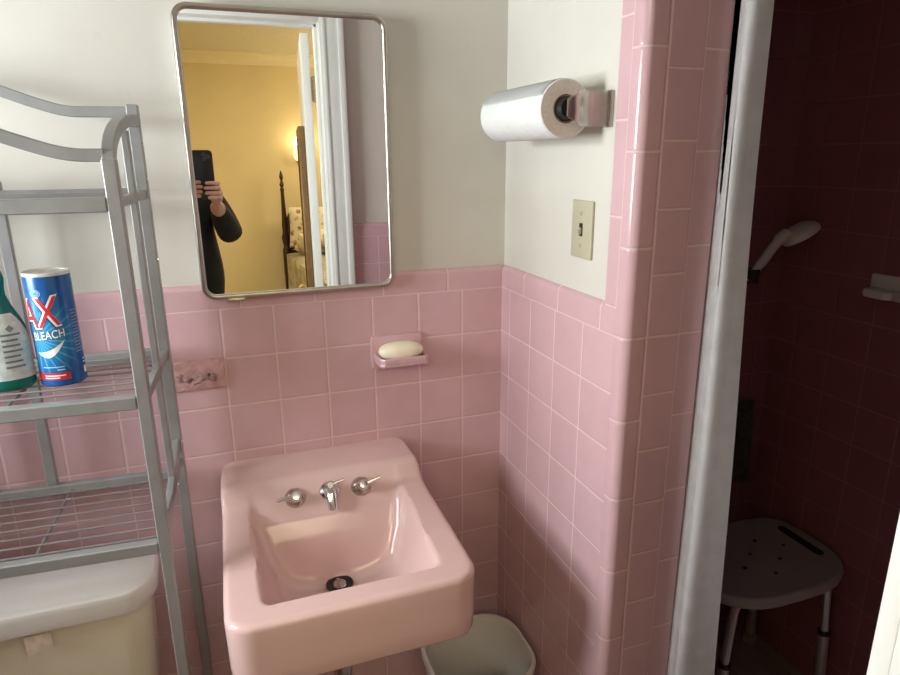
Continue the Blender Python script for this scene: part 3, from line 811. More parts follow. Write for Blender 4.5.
def text_bm(s, h, sx=1., shear=0., bold=0., space=1., depth=.0002, cuts=True):
    cu = bpy.data.curves.new('txt', 'FONT'); cu.body = s; cu.size = 1.; cu.offset = bold; cu.space_character = space; cu.align_x = 'LEFT'
    o = bpy.data.objects.new('txt', cu); COL.objects.link(o)
    dg = bpy.context.evaluated_depsgraph_get(); me = bpy.data.meshes.new_from_object(o.evaluated_get(dg))
    bpy.data.objects.remove(o); bpy.data.curves.remove(cu)
    b = bmesh.new(); b.from_mesh(me); bpy.data.meshes.remove(me)
    xs = [v.co.x for v in b.verts]; yy = [v.co.y for v in b.verts]
    k = h/.70
    for v in b.verts: v.co = Vector((v.co.x*k*sx, 0, v.co.y*k+v.co.x*k*sx*shear))
    bmesh.ops.triangulate(b, faces=b.faces)
    for _ in range(3):
        es = [e for e in b.edges if e.calc_length() > .006]
        if not es: break
        bmesh.ops.subdivide_edges(b, edges=es, cuts=1); bmesh.ops.triangulate(b, faces=[f for f in b.faces if len(f.verts) > 3])
    return b
def place_right(b, xr, z):
    m = max(v.co.x for v in b.verts)
    for v in b.verts: v.co.x += xr-m; v.co.z += z
    return b
def patch(x0, x1, z0, z1, n=14):
    b = bmesh.new(); lo = [b.verts.new((x0+(x1-x0)*i/n, 0, z0)) for i in range(n+1)]; hi = [b.verts.new((x0+(x1-x0)*i/n, 0, z1)) for i in range(n+1)]
    for i in range(n): b.faces.new((lo[i], lo[i+1], hi[i+1], hi[i]))
    return b
def lab(name, b, mat, lift): return obj(name, wrap(b, lift), mat, body, local=True, smooth=False)
lab('lettering', place_right(text_bm('AJAX', .050, .66, .12, .055, .98), .0115, .093), 'can_navy', .0003)
lab('lettering', place_right(text_bm('AJAX', .050, .66, .12, .035, .98), .0105, .0935), 'can_white', .0005)
lab('lettering', place_right(text_bm('AJAX', .050, .66, .12, .0, .98), .0088, .0938), 'can_red', .0007)
lab('lettering', place_right(text_bm('WITH BLEACH', .0135, .72, .10, .06, 1.02), .0125, .0765), 'can_navy', .0004)
lab('lettering', place_right(text_bm('WITH BLEACH', .0135, .72, .10, .015, 1.02), .0115, .0768), 'can_white', .0006)
b = bmesh.new(); lo, hi = [], []
for i in range(25):
    t = i/24; x = -.036+.046*t
    lo.append(b.verts.new((x, 0, .060+.020*t*t-.013*math.sin(PI*t)))); hi.append(b.verts.new((x, 0, .060+.020*t*t-.013*math.sin(PI*t)+.012*math.sin(PI*t)+.0004)))
for i in range(24): b.faces.new((lo[i], lo[i+1], hi[i+1], hi[i]))
lab('swoosh', b, 'can_white', .0004)
b = bmesh.new()
for k in range(3):
    ri, ro = .0075-.0022*k, .0085-.0022*k
    vi = [b.verts.new((-.022+ri*math.cos(2*PI*i/20), 0, .160+ri*.75*math.sin(2*PI*i/20))) for i in range(21)]; vo = [b.verts.new((-.022+ro*math.cos(2*PI*i/20), 0, .160+ro*.75*math.sin(2*PI*i/20))) for i in range(21)]
    for i in range(20): b.faces.new((vi[i], vo[i], vo[i+1], vi[i+1]))
lab('emblem', b, 'can_light', .0004)
lab('red_band', patch(-.055, .010, .012, .024), 'can_red', .0004)
b = patch(-.030, .003, .0185, .0205)
merge(b, patch(-.030, -.006, .0145, .0165)); lab('fine_print', b, 'can_white', .0006)
b = patch(-.030, .003, .0335, .0352); merge(b, patch(-.008, .003, .0285, .0302)); lab('fine_print', b, 'can_light', .0006)
b = bmesh.new()
for k in range(14):
    merge(b, patch(.026, .026+.015*(.75+.25*random.random()), .125-.0055*k, .1275-.0055*k, 6))
lab('fine_print', b, 'can_grey', .0004)
b = patch(.037, .046, .014, .026, 5); merge(b, patch(.038, .045, .032, .034, 5)); merge(b, patch(.038, .044, .038, .040, 5)); lab('price_code', b, 'can_white', .0004)

# ------------------------------------------------------------------ spray bottle
bot = thing('spray_bottle', 'teal trigger spray bottle with a pale label beside the blue can', 'spray bottle', (-.991, -.20, ZS), math.radians(12))
nt = NT('teal_plastic'); p = ocoord(nt)
nt.bsdf(nt.mix(nt.noise(p, 30), (.005, .16, .13), (.012, .24, .19)), .15, 0, trans=.25, ior=1.4); M['teal'] = nt.m
M['bottle_label'] = pbr('bottle_label', (.56, .62, .62), .35, var=.12, vscale=90)
M['label_print'] = pbr('label_print', (.16, .20, .22), .4, var=.1); M['trigger'] = pbr('trigger_white', (.8, .8, .8), .35, var=.02)
prof = [(0, 0), (.030, 0), (.036, .004), (.038, .012), (.038, .085), (.036, .105), (.030, .122), (.022, .140), (.0165, .158), (.0165, .170), (.0185, .185), (.0165, .196), (.0130, .203), (.0130, .212), (0, .212)]
b = lathe(prof, 48, (0, 0, 0)); 
for v in b.verts: v.co.y *= .66
bb_ = obj('bottle_body', b, 'teal', bot, local=True, angle=60)
def bottle_patch(x0, x1, z0, z1, top_round=0., lift=.0006, nx=18, nz=12):
    b = bmesh.new(); g = []
    for j in range(nz+1):
        z = z0+(z1-z0)*j/nz; r0 = interp([(h, r) for r, h in prof[1:]], z); r = []
        sh = 1-top_round*max(0, (j/nz-.55)/.45)**2
        for i in range(nx+1):
            x = ((x0+x1)/2+(x1-x0)/2*(-1+2*i/nx)*sh); x = max(-.999*r0, min(.999*r0, x))
            a = math.acos(max(-1, min(1, x/r0)))
            r.append(b.verts.new((x*(1+lift/r0), -(math.sin(a)*r0*.66+lift), z)))
        g.append(r)
    for j in range(nz):
        for i in range(nx): b.faces.new((g[j][i], g[j][i+1], g[j+1][i+1], g[j+1][i]))
    return b
obj('label', bottle_patch(-.037, .0372, .020, .130, .5), 'bottle_label', bb_, local=True, angle=60)
b = bmesh.new()
for k in range(7): merge(b, bottle_patch(.0, .026-.002*(k % 3), .040+.009*k, .0435+.009*k, 0, .0010, 8, 1))
obj('fine_print', b, 'label_print', bb_, local=True)
b = bmesh.new(); lathe([(0, 0), (.006, 0), (.006, .001), (0, .001)], 4, (0, 0, 0), bm=b); xform(b, Matrix.Translation((.014, -.0232, .106)) @ Matrix.Rotation(PI/2, 4, 'X'))
obj('emblem', b, 'label_print', bb_, local=True)
b = lathe([(0, .200), (.016, .200), (.0165, .204), (.0165, .222), (.014, .226), (0, .226)], 28, (0, 0, 0))
hd = obj('spray_head', b, 'trigger', bot, local=True)
b = prism([(-.055, .238), (-.058, .252), (-.045, .262), (.006, .264), (.016, .255), (.015, .236), (.010, .222), (-.010, .222), (-.022, .236)], -.011, .011, 'XZ', bev=.004)
obj('nozzle', b, 'trigger', hd, local=True)
b = sweep(spline([(-.018, 0, .236), (-.030, 0, .222), (-.036, 0, .200), (-.046, 0, .182)], 5), rrect(.005, .014, .002, 2)); obj('trigger', b, 'trigger', hd, local=True)

# ------------------------------------------------------------------ toilet
TX = -1.055
toi = thing('toilet', 'cream toilet with a white tank lid under the storage rack', 'toilet', (TX, -.2, 0))
def rprism(w, d, xc, yc, r, z0, z1, tap=0., bev=.006, bulge=0., bm=None):
    """rounded box with the front (−y) corners rounder; sides taper by tap towards the bottom"""
    b = bmesh.new(); rings = []
    lv = [(z0, 1-tap-bev*2), (z0+bev, 1-tap), (z0+(z1-z0)*.5, 1-tap*.4), (z1-bev, 1), (z1-bev*.3, 1-bev*.6), (z1, 1-bev*2.4)]
    for z, k in lv:
        o = []
        for (px, py) in rrect(w, d, r, 8):
            yb = py
            if py < 0 and bulge: yb = py-bulge*(1-(px/(w/2))**2)
            o.append(b.verts.new((xc+px*k, yc+yb*k, z)))
        rings.append(o)
    n = len(rings[0])
    for r0, r1 in zip(rings, rings[1:]):
        for i in range(n): b.faces.new((r0[i], r0[(i+1) % n], r1[(i+1) % n], r1[i]))
    b.faces.new(rings[0]); b.faces.new(rings[-1][::-1])
    return b
obj('tank', rprism(.455, .130, TX, -.2025, .045, .40, .735, .07, .012, .022), 'tank', toi, angle=50)
obj('tank_lid', rprism(.492, .146, TX, -.223, .05, .733, .775, 0., .012, .024), 'lid', toi, angle=60)
b = tube([(TX-.16, -.29, .685), (TX-.16, -.305, .685)], .012, 14); sweep([(TX-.165, -.31, .685), (TX-.12, -.313, .68), (TX-.09, -.316, .675)], circ(.007, 10), bm=b)
obj('flush_lever', b, 'chrome', toi)
b = bmesh.new(); g = []
for i in range(9):
    x = -1.021+.040*i/8; yv = -.2705-.0215*(1-((x-TX)/.2275)**2)
    g.append((x, yv))
for k in range(8):
    z0_, z1_ = .690, .724
    b.faces.new([b.verts.new((g[k][0], g[k][1]-.0035, z0_)), b.verts.new((g[k+1][0], g[k+1][1]-.0035, z0_)), b.verts.new((g[k+1][0], g[k+1][1]-.0035, z1_)), b.verts.new((g[k][0], g[k][1]-.0035, z1_))])
bmesh.ops.remove_doubles(b, verts=b.verts, dist=1e-5); bmesh.ops.solidify(b, geom=list(b.faces), thickness=-.0006)
STICK = obj('sticker', b, 'sticker', toi); tag(STICK, 'worn pale sticker')
# bowl, rim, seat
b = bmesh.new(); rings = []
for z, sx_, sy0, sy1 in ((0, .115, -.22, -.55), (.03, .112, -.22, -.55), (.12, .095, -.20, -.55), (.22, .12, -.18, -.62), (.32, .165, -.14, -.70), (.385, .18, -.10, -.735), (.398, .178, -.10, -.733)):
    o = []
    for i in range(40):
        a = 2*PI*i/40; yc = (sy0+sy1)/2; yr = (sy0-sy1)/2
        o.append(b.verts.new((TX+sx_*math.cos(a), yc+yr*math.sin(a), z)))
    rings.append(o)
for z, k in ((.39, .74), (.33, .70), (.25, .5), (.2, .28)):
    o = []
    for i in range(40):
        a = 2*PI*i/40; o.append(b.verts.new((TX+.178*k*math.cos(a), -.44+.29*k*math.sin(a), z)))
    rings.append(o)
for r0, r1 in zip(rings, rings[1:]):
    for i in range(40): b.faces.new((r0[i], r0[(i+1) % 40], r1[(i+1) % 40], r1[i]))
b.faces.new(rings[0]); b.faces.new(rings[-1][::-1])
obj('bowl', b, 'tank', toi, angle=60)
b = prism([(TX+.19*math.cos(2*PI*i/40), -.455+.285*math.sin(2*PI*i/40)) for i in range(40)], .400, .428, 'XY', bev=.008); obj('seat_lid', b, 'lid', toi, angle=50)

# ------------------------------------------------------------------ waste bin
bn = thing('waste_bin', 'white plastic waste bin in the corner beside the basin', 'bin', (-.145, -.150, 0))
b = bmesh.new(); rings = []
def bin_ring(z, w, d, r): return [b.verts.new((-.1385+px, -.192+py, z)) for px, py in rrect(w, d, r, 10)]
ZBn = .335
for z, w, d, r in ((0, .18, .17, .06), (.004, .184, .174, .06), (ZBn-.025, .246, .236, .085), (ZBn-.022, .258, .248, .09), (ZBn-.004, .262, .252, .09), (ZBn, .258, .248, .09), (ZBn, .244, .234, .085), (ZBn-.008, .240, .230, .084), (.01, .178, .168, .058)):
    rings.append(bin_ring(z, w, d, r))
for r0, r1 in zip(rings, rings[1:]):
    n = len(r0)
    for i in range(n): b.faces.new((r0[i], r0[(i+1) % n], r1[(i+1) % n], r1[i]))
b.faces.new(rings[0]); b.faces.new(rings[-1][::-1])
obj('bin_body', b, 'bin', bn, angle=40)

# ------------------------------------------------------------------ shower curtain
rod = thing('curtain_rod', 'steel rod above the shower opening', 'curtain rod', (.20, -.80, 2.0))
obj('rod', tube([(.20, YF, 2.0), (.20, -.0, 2.0)], .0125, 16), 'chrome', rod)
for yy in (YF+.004, -.004): obj('end_flange', lathe([(0, -.004), (.028, -.004), (.028, .004), (0, .004)], 20, (.20, yy, 2.0), axis='Y'), 'chrome', rod)
cur = thing('shower_curtain', 'white fabric shower curtain bunched against the tiled wall end', 'shower curtain', (.2, -.52, .12))
b = bmesh.new(); g = []
NZ_ = 46
TOPP = [(.215, -.385), (.235, -.40), (.200, -.412), (.190, -.425), (.230, -.44), (.236, -.452), (.196, -.466), (.176, -.482), (.169, -.500), (.1670, -.513), (.1675, -.521), (.1715, -.528), (.1680, -.536), (.174, -.543), (.188, -.5435), (.198, -.542)]
BOTP = [(.215, -.385), (.255, -.40), (.195, -.412), (.185, -.425), (.250, -.44), (.256, -.456), (.196, -.470), (.175, -.484), (.169, -.500), (.1670, -.512), (.1675, -.521), (.172, -.527), (.1675, -.534), (.176, -.545), (.210, -.556), (.247, -.570)]
for j in range(NZ_+1):
    z = .16+(1.955-.16)*j/NZ_; k = 1-j/NZ_
    pts = [Vector((a[0]+(c[0]-a[0])*k, a[1]+(c[1]-a[1])*k, z)) for a, c in zip(TOPP, BOTP)]
    r = []
    for i, p in enumerate(spline(pts, 8)):
        w_ = i/(8*len(pts))
        p.x = max(.1662, p.x+.003*math.sin(4*z+7*w_)*w_); p.y += .003*math.sin(6.5*z+5*w_)*w_
        r.append(b.verts.new(p))
    g.append(r)
for j in range(NZ_):
    for i in range(len(g[0])-1): b.faces.new((g[j][i], g[j][i+1], g[j+1][i+1], g[j+1][i]))
bmesh.ops.solidify(b, geom=list(b.faces), thickness=.0015)
obj('curtain_cloth', b, 'curtain', cur, angle=80)
for k in range(7):
    yy = -.41-.018*k
    b = tube([(.20+.021*math.cos(2*PI*i/20), yy, 1.983+.036*math.sin(2*PI*i/20)) for i in range(20)], .002, 6, closed=True, up=Vector((0, 1, 0)))
    obj('curtain_ring', b, 'chrome', cur)

# ------------------------------------------------------------------ shower stool
st = thing('shower_stool', 'pale plastic shower stool, greyed in colour for the shade, with bent metal legs in the dark shower', 'stool', (.64, -.245, 0))
SCX, SCY, SZ = .655, -.235, .455
def seat_outline(k=1.):
    o = []
    for i in range(72):
        a = 2*PI*i/72; c, s = math.cos(a), math.sin(a)
        f = lambda t, p: math.copysign(abs(t)**p, t)
        hx = .226; hy = .140+(.040*(1-abs(c)**1.6) if s < 0 else .0)
        o.append((SCX+k*hx*f(c, .5), SCY+k*hy*f(s, .5)))
    return o
b = bmesh.new(); rings = []
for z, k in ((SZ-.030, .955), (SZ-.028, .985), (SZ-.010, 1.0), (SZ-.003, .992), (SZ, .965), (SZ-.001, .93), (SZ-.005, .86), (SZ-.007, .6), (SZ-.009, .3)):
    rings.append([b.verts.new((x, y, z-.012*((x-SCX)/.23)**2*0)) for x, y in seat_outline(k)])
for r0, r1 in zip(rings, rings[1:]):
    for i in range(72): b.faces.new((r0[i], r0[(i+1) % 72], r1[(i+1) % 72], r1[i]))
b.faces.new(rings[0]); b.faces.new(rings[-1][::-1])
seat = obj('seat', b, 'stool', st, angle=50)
for sx in (-1, 1):
    b = prism([(SCX+sx*.180+py*.9, SCY+px) for px, py in rrect(.150, .028, .0135, 5)], SZ-.006, SZ-.0035, 'XY'); 
    tag(obj('hand_slot', b, 'black_plastic', seat), 'dark hand slot')
b = bmesh.new()
for (i, j) in ((-2, 0), (-1, 1), (0, 0), (1, 1), (2, 0), (-1, -1), (1, -1), (0, 2), (0, -2)):
    obj('drain_hole', lathe([(0, 0), (.005, 0), (.005, .0014), (0, .0016)], 12, (SCX+.06*i, SCY+.045*j, SZ-.0088+.0016)), 'black_plastic', seat)
for sx in (-1, 1):
    for sy in (-1, 1):
        x0, y0_ = SCX+sx*.085, SCY+sy*.105
        pth = spline([(x0, y0_, SZ-.032), (x0+sx*.045, y0_+sy*.008, SZ-.034), (x0+sx*.068, y0_+sy*.012, SZ-.052), (x0+sx*.076, y0_+sy*.014, SZ-.09), (x0+sx*.088, y0_+sy*.018, .235)], 7)
        lg = obj('leg', tube(pth, .0115, 12), 'alu', st)
        e0, e1 = Vector((x0+sx*.086, y0_+sy*.0175, .25)), Vector((x0+sx*.102, y0_+sy*.022, .035))
        obj('leg_sleeve', tube([e0+(e1-e0)*.06, e1], .0145, 12), 'alu', lg)
        obj('collar', tube([e0+(e1-e0)*.02, e0+(e1-e0)*.08], .0155, 12), 'black_plastic', lg)
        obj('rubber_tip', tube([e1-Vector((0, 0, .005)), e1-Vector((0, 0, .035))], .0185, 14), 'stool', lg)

# hand shower
hs = thing('hand_shower', 'pale hand shower hanging on the shower back wall', 'hand shower', (.72, 0, 1.25))
A = Vector((.650, -.115, 1.19)); B_ = Vector((.728, -.12, 1.288)); C_ = Vector((.845, -.125, 1.325))
hsh = obj('handle', sweep(spline([A, A.lerp(B_, .5), B_, B_+Vector((.03, 0, .022))], 5), circ(.0125, 14), scales=[.9]*5+[1]*6+[1.25]*5), 'shower_white', hs)
b = lathe([(0, .024), (.020, .020), (.038, .008), (.044, -.004), (.042, -.012), (.034, -.0145), (0, -.0145)], 28)
ax = Vector((.45, -.25, -.86)).normalized(); q = Vector((0, 0, -1)).rotation_difference(ax).to_matrix().to_4x4()
xform(b, Matrix.Translation((.800, -.122, 1.311)) @ q @ Matrix.Scale(1.25, 4, (1, 0, 0)))
obj('spray_head', b, 'shower_white', hs, angle=50)
b = tube([(.655, 0, 1.185), (.655, -.06, 1.19), A+Vector((.006, .010, .008))], .011, 12); lathe([(0, 0), (.028, 0), (.026, -.010), (0, -.012)], 20, (.655, 0, 1.185), axis='Y', bm=b)
lathe([(.0135, -.018), (.019, -.018), (.019, .018), (.0135, .018), (.0135, -.018)], 20, A+Vector((.012, 0, .014)), bm=b)
obj('wall_bracket', b, 'black_plastic', hs)
b = tube(spline([A, A+Vector((-.02, -.005, -.06)), (.60, -.09, .98), (.56, -.07, .78), (.50, -.06, .70), (.44, -.05, .80), (.42, -.03, 1.0), (.42, -.002, 1.1)], 8), .007, 10)
obj('hose', b, 'chrome_old', hs)
# ceramic soap dish on the right shower wall
sd = thing('shower_soap_dish', 'pale soap dish on the right wall of the shower', 'soap dish', (XR, -.325, 1.19))
obj('back_plate', box(XR-.008, XR+.004, -.370, -.280, 1.165, 1.225, .004), 'shower_white', sd)
b = prism([(XR, -.366), (XR-.040, -.362), (XR-.052, -.350), (XR-.052, -.300), (XR-.040, -.288), (XR, -.284)], 1.172, 1.192, 'XY', bev=.005); obj('tray', b, 'shower_white', sd)
# cloth hanging on the back wall of the shower
b = bmesh.new(); g = []
for j in range(15):
    r = []
    for i in range(25):
        u = i/24; v = j/14
        x = .66+.175*u+.012*v*(1-u)*math.sin(6*u); z = .80-.25*v-.02*math.sin(2.2*u)*v
        r.append(b.verts.new((x, -.012-.010*math.sin(13*u+1.5*v)*(.3+.7*v)-.008*v, z)))
    g.append(r)
for j in range(14):
    for i in range(24): b.faces.new((g[j][i], g[j][i+1], g[j+1][i+1], g[j+1][i]))
bmesh.ops.solidify(b, geom=list(b.faces), thickness=.006)
cl = thing('wash_cloth', 'dark grey cloth hanging on the shower back wall behind the stool', 'cloth', (.75, 0, .67))
obj('cloth', b, 'cloth', cl, angle=80)
b = lathe([(0, 0), (.012, 0), (.010, -.012), (.006, -.03), (0, -.03)], 14, (.75, 0, .805), axis='Y'); xform(b, Matrix.Identity(4)); obj('hook', b, 'chrome', cl)

# ------------------------------------------------------------------ phone and person (seen in the mirror)
ph = thing('phone', 'black phone with a camera cluster held up before the mirror', 'phone', (-.666, -1.426, 1.4575))
b = prism([(p[0]-.666, p[1]+1.4575) for p in rrect(.080, .164, .014, 5)], -1.430, -1.421, 'XZ', bev=.003)
obj('case', b, 'phone', ph)
obj('screen', prism([(p[0]-.666, p[1]+1.4575) for p in rrect(.074, .158, .011, 5)], -1.4312, -1.4298, 'XZ'), 'screen', ph)
bpm = obj('camera_bump', prism([(p[0]-.6485, p[1]+1.5155) for p in rrect(.038, .038, .010, 5)], -1.4215, -1.4192, 'XZ', bev=.0015), 'phone', ph)
for lx, lz in ((-.6435, 1.5145), (-.658, 1.523), (-.658, 1.506)):
    r_ = obj('lens', lathe([(0, 0), (.0062, 0), (.0062, .0008), (.0058, .0012), (.0048, .0012), (.0048, .0006), (0, .0006)], 20, (lx, -1.4193, lz), axis='Y'), 'lens_ring', bpm)
    r_.data.materials.append(M['lens'])
    for p in r_.data.polygons:
        if all((r_.data.vertices[i].co.x-lx)**2+(r_.data.vertices[i].co.z-lz)**2 < .0049**2 for i in p.vertices): p.material_index = 1

def skin_mesh(joints, edges, sub=2):
    """joints: [(co, rx, ry)] -> bmesh grown with Skin + Subdivision"""
    me = bpy.data.meshes.new('sk'); me.from_pydata([j[0] for j in joints], edges, []); me.update()
    o = bpy.data.objects.new('sk', me); COL.objects.link(o)
    md = o.modifiers.new('skin', 'SKIN'); md.use_smooth_shade = True; md.branch_smoothing = .6
    for i, j in enumerate(joints):
        sv = me.skin_vertices[0].data[i]; sv.radius = (j[1], j[2] if len(j) > 2 else j[1]); sv.use_root = (i == 0)
    o.modifiers.new('sub', 'SUBSURF').levels = sub
    dg = bpy.context.evaluated_depsgraph_get(); dg.update()
    m2 = bpy.data.meshes.new_from_object(o.evaluated_get(dg))
    b = bmesh.new(); b.from_mesh(m2)
    bpy.data.objects.remove(o); bpy.data.meshes.remove(me); bpy.data.meshes.remove(m2)
    return b
QX, QY = -.80, -1.80
per = thing('person', 'person in black jacket holding up a phone, reflected at the mirror edge', 'person', (QX, QY, 0))
V = Vector
J = [(V((QX, QY, .90)), .20, .15), (V((QX, QY+.005, 1.05)), .25, .15), (V((QX, QY, 1.20)), .175, .14), (V((QX, QY-.005, 1.32)), .18, .12), (V((QX, QY, 1.395)), .080, .072), (V((QX, QY+.012, 1.50)), .060, .060),
     # right arm 6-9
     (V((QX+.165, QY, 1.335)), .062), (V((-.575, -1.745, 1.165)), .060), (V((-.605, -1.60, 1.250)), .052), (V((-.632, -1.472, 1.330)), .029),
     # left arm 10-13
     (V((QX-.165, QY, 1.335)), .062), (V((-1.06, -1.76, 1.155)), .056), (V((-.93, -1.62, 1.24)), .050), (V((-.768, -1.487, 1.352)), .028),
     # legs 14-21
     (V((QX+.09, QY, .83)), .090), (V((QX+.095, QY+.01, .48)), .066), (V((QX+.10, QY-.01, .14)), .050), (V((QX+.105, QY-.01, .055)), .046), (V((QX+.115, QY+.12, .038)), .038, .030),
     (V((QX-.09, QY, .83)), .090), (V((QX-.095, QY+.01, .48)), .066), (V((QX-.10, QY-.01, .14)), .050), (V((QX-.105, QY-.01, .055)), .046), (V((QX-.115, QY+.12, .038)), .038, .030)]
Ed = [(0, 1), (1, 2), (2, 3), (3, 4), (4, 5), (3, 6), (6, 7), (7, 8), (8, 9), (3, 10), (10, 11), (11, 12), (12, 13), (0, 14), (14, 15), (15, 16), (16, 17), (17, 18), (0, 19), (19, 20), (20, 21), (21, 22), (22, 23)]
body_bm = skin_mesh(J, Ed)
for pc, pn in (((0, -1.497, 0), (0, 1, 0)), ((0, 0, 1.425), (0, 0, 1)), ((0, 0, .80), (0, 0, 1)), ((0, 0, .11), (0, 0, 1))):
    bmesh.ops.bisect_plane(body_bm, geom=body_bm.verts[:]+body_bm.edges[:]+body_bm.faces[:], plane_co=pc, plane_no=pn)
for f in body_bm.faces:
    c = f.calc_center_median()
    sk = (c.z > 1.425 and abs(c.x-QX) < .09) or (c.y > -1.497 and 1.2 < c.z)
    f.material_index = 0 if sk else (2 if c.z < .80 else 1)
    if c.z < .11: f.material_index = 3
# head
hb_ = bmesh.new(); bmesh.ops.create_icosphere(hb_, subdivisions=5, radius=1)
HC = V((QX, QY+.02, 1.545))
for v in hb_.verts:
    x, y, z = v.co
    w = 1-.22*max(0, -z)**1.3-.05*max(0, z)
    X = .073*x*w; Y = .092*y*(1-.10*max(0, -z)); Zz = .112*z
    if y > .25:
        # brow, eye sockets, nose, mouth, chin
        e = math.exp(-((abs(x)-.40)**2/.03+(z-.05)**2/.015)); Y -= .010*e
        nse = math.exp(-(x*x/.022+(z+.24)**2/.03)); Y += .026*nse; Y += .011*math.exp(-(x*x/.02+(z-.02)**2/.05))
        Y += .007*math.exp(-(x*x/.10+(z+.82)**2/.03))
        Y += .004*math.exp(-(x*x/.06+(z+.50)**2/.01))
    v.co = HC+V((X, Y, Zz))
merge(body_bm, hb_, 0)
for s in (-1, 1):   # ears
    eb = bmesh.new(); bmesh.ops.create_icosphere(eb, subdivisions=2, radius=1)
    for v in eb.verts: v.co = HC+V((s*(.070+.010*v.co.x), -.008+.018*v.co.y, -.008+.030*v.co.z))
    merge(body_bm, eb, 0)
# right hand: palm at the phone's lower right edge, four fingers round its back, thumb on the screen side
def finger(pts, r0, r1):
    n_ = len(pts); return skin_mesh([(V(p), r0+(r1-r0)*i/(n_-1)) for i, p in enumerate(pts)], [(i, i+1) for i in range(n_-1)], 2)
palm = skin_mesh([(V((-.630, -1.470, 1.330)), .026, .022), (V((-.624, -1.450, 1.362)), .028, .021), (V((-.622, -1.441, 1.393)), .026, .018)], [(0, 1), (1, 2)], 2)
merge(body_bm, palm, 0)
for z, ln in ((1.412, .050), (1.393, .058), (1.374, .054), (1.356, .043)):
    merge(body_bm, finger([(-.622, -1.446, z-.004), (-.613, -1.428, z), (-.620, -1.411, z+.001), (-.620-ln*.5, -1.4095, z+.002), (-.620-ln*.9, -1.4105, z+.001)], .0098, .0078), 0)
merge(body_bm, finger([(-.630, -1.455, 1.375), (-.633, -1.449, 1.402), (-.645, -1.4415, 1.428), (-.655, -1.4405, 1.448)], .0115, .009), 0)
# left hand steadies the other edge
palm = skin_mesh([(V((-.760, -1.488, 1.352)), .024, .020), (V((-.728, -1.458, 1.372)), .026, .019), (V((-.716, -1.444, 1.396)), .022, .016)], [(0, 1), (1, 2)], 2)
merge(body_bm, palm, 0)
for z, ln in ((1.416, .044), (1.398, .050), (1.380, .047), (1.363, .038)):
    merge(body_bm, finger([(-.714, -1.446, z-.004), (-.719, -1.428, z), (-.712, -1.411, z+.001), (-.712+ln*.5, -1.4095, z+.002), (-.712+ln*.8, -1.4105, z+.001)], .0095, .0076), 0)
merge(body_bm, finger([(-.722, -1.458, 1.378), (-.716, -1.449, 1.404), (-.702, -1.4415, 1.428), (-.694, -1.4405, 1.446)], .011, .0088), 0)
bd = obj('body', body_bm, None, per, mats=['skin', 'jacket', 'trousers', 'black_plastic'], angle=80)
obj('collar', tube([(QX+.058*math.cos(2*PI*i/28), QY+.004+.058*math.sin(2*PI*i/28), 1.418+.004*math.sin(2*PI*i/28)) for i in range(28)], .011, 10, closed=True), 'jacket', per, angle=80)
# hair: a cap whose face side sinks into the head
hbm = bmesh.new(); bmesh.ops.create_icosphere(hbm, subdivisions=5, radius=1)
for v in list(hbm.verts):
    x, y, z = v.co
    t = y-(.38+.30*max(0, z-.35)*2.2-.25*max(0, -z)) if z < .82 else -1
    cut = max(0, min(1, (t+.10)/.16)); low = max(0, min(1, (-z-.62)/.12)); k = 1-.17*max(cut, low)
    k += .018*noise.noise(V((x*6, y*6, z*3)))*(1-max(cut, low))
    w = 1-.22*max(0, -z)**1.3-.05*max(0, z)
    v.co = HC+V((.0815*x*k*w, -.002+.099*y*k, .004+.119*z*k))
obj('hair', hbm, 'hair', per, angle=80)
for s in (-1, 1):
    ec = HC+V((s*.030, .0715, .006))
    eb = bmesh.new(); bmesh.ops.create_icosphere(eb, subdivisions=4, radius=.0110); xform(eb, Matrix.Translation(ec))
    for f in eb.faces:
        c = f.calc_center_median()-ec; f.material_index = 1 if c.y > .0096 else 0
    obj('eye', eb, None, per, mats=['eye', 'hair'])
    lb = bmesh.new(); bmesh.ops.create_icosphere(lb, subdivisions=4, radius=.0122)
    bmesh.ops.delete(lb, geom=[v for v in lb.verts if -.0052 < v.co.z < .0036 and v.co.y > 0], context='VERTS')
    xform(lb, Matrix.Translation(ec)); obj('eyelid', lb, 'skin', per, angle=80)
    bb2 = sweep([ec+V((s*-.014, .0085, .0165)), ec+V((0, .0105, .0205)), ec+V((s*.016, .0035, .0165))], circ(.0028, 8), scales=[.8, 1, .5]); obj('eyebrow', bb2, 'hair', per)
mb = bmesh.new(); bmesh.ops.create_icosphere(mb, subdivisions=3, radius=1); xform(mb, Matrix.Translation(HC+V((0, .080, -.055))) @ Matrix.Diagonal((.019, .0045, .0055, 1))); obj('mouth', mb, 'lips', per)

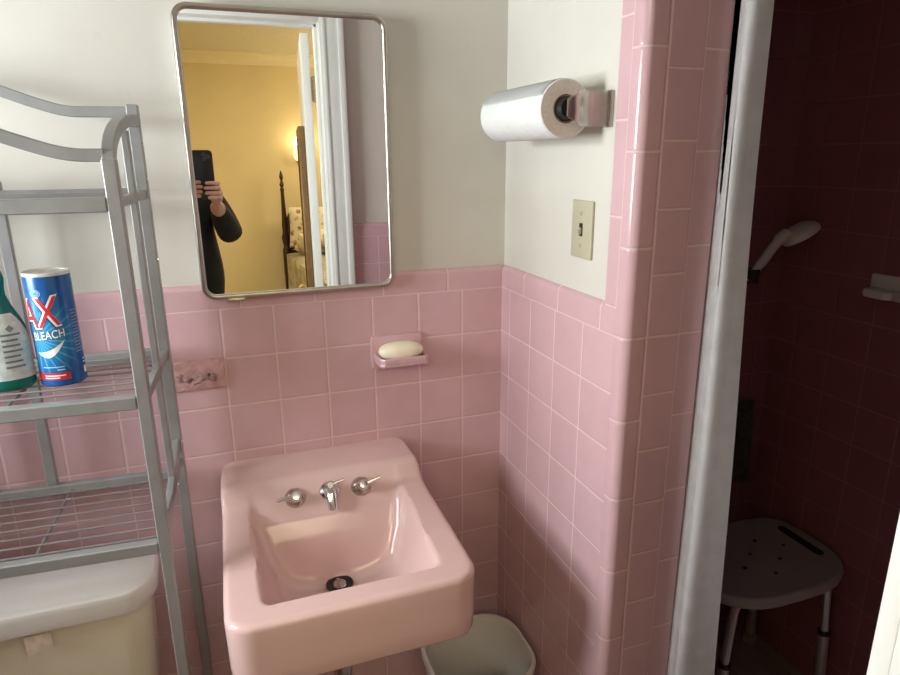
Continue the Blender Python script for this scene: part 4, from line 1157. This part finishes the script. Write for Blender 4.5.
# ------------------------------------------------------------------ lights, world, camera
lw = light('window_daylight', 'AREA', (XL-.10, (WIN[0]+WIN[1])/2, (WIN[2]+WIN[3])/2), 74, (.93, .97, 1.0), shape='RECTANGLE', size=WIN[1]-WIN[0]-.04, size_y=WIN[3]-WIN[2]-.04)
lw.rotation_euler = Vector((1, 0, 0)).to_track_quat('-Z', 'Z').to_euler()
lw.data.size, lw.data.size_y = (WIN[3]-WIN[2]-.04, WIN[1]-WIN[0]-.04) if False else (WIN[1]-WIN[0]-.04, WIN[3]-WIN[2]-.04)
light('bedroom_fill_door', 'AREA', (-.35, -2.7, 2.43), 26, (1, .84, .58), shape='SQUARE', size=1.2)  # added fill without a fixture, sends warm light through the doorway
light('bedroom_fill_left', 'AREA', (-1.7, -3.2, 2.43), 34, (1, .84, .56), shape='SQUARE', size=.8)  # added fill outside the mirror's view, brightens the bedroom; no fixture
light('bedroom_fill_right', 'POINT', (1.1, -4.1, 1.75), 42, (1, .82, .50), shadow_soft_size=.3)  # unseen fill added to brighten the far wall and ceiling, no lamp built
wd = bpy.data.worlds.new('world'); scene.world = wd; wd.use_nodes = True
bg = wd.node_tree.nodes.get('Background'); bg.inputs[0].default_value = (.75, .85, 1, 1); bg.inputs[1].default_value = .6

cam = bpy.data.cameras.new('camera'); co = bpy.data.objects.new('camera', cam); COL.objects.link(co)
cam.sensor_fit = 'HORIZONTAL'; cam.sensor_width = 36; cam.lens = 36*643.8138/900; cam.clip_start = .004; cam.clip_end = 50
yaw, pit, rol = -.3453505, -.2763143, -.0077972
YAW, PIT, ROL = yaw, pit, rol
cy, sy = math.cos(YAW), math.sin(YAW); cp, sp_ = math.cos(PIT), math.sin(PIT)
fw = Vector((-sy*cp, cy*cp, sp_)); rt = Vector((cy, sy, 0)); up = rt.cross(fw)
rt2 = rt*math.cos(ROL)+up*math.sin(ROL); up2 = -rt*math.sin(ROL)+up*math.cos(ROL)
mm = Matrix((rt2, up2, -fw)).transposed().to_4x4(); mm.translation = Vector((-.6426, -1.4099, .3091+R0))
co.matrix_world = mm
scene.camera = co
vs = scene.view_settings
vs.view_transform = 'Standard'; vs.look = 'None'; vs.exposure = 0; vs.gamma = 1; vs.use_curve_mapping = False
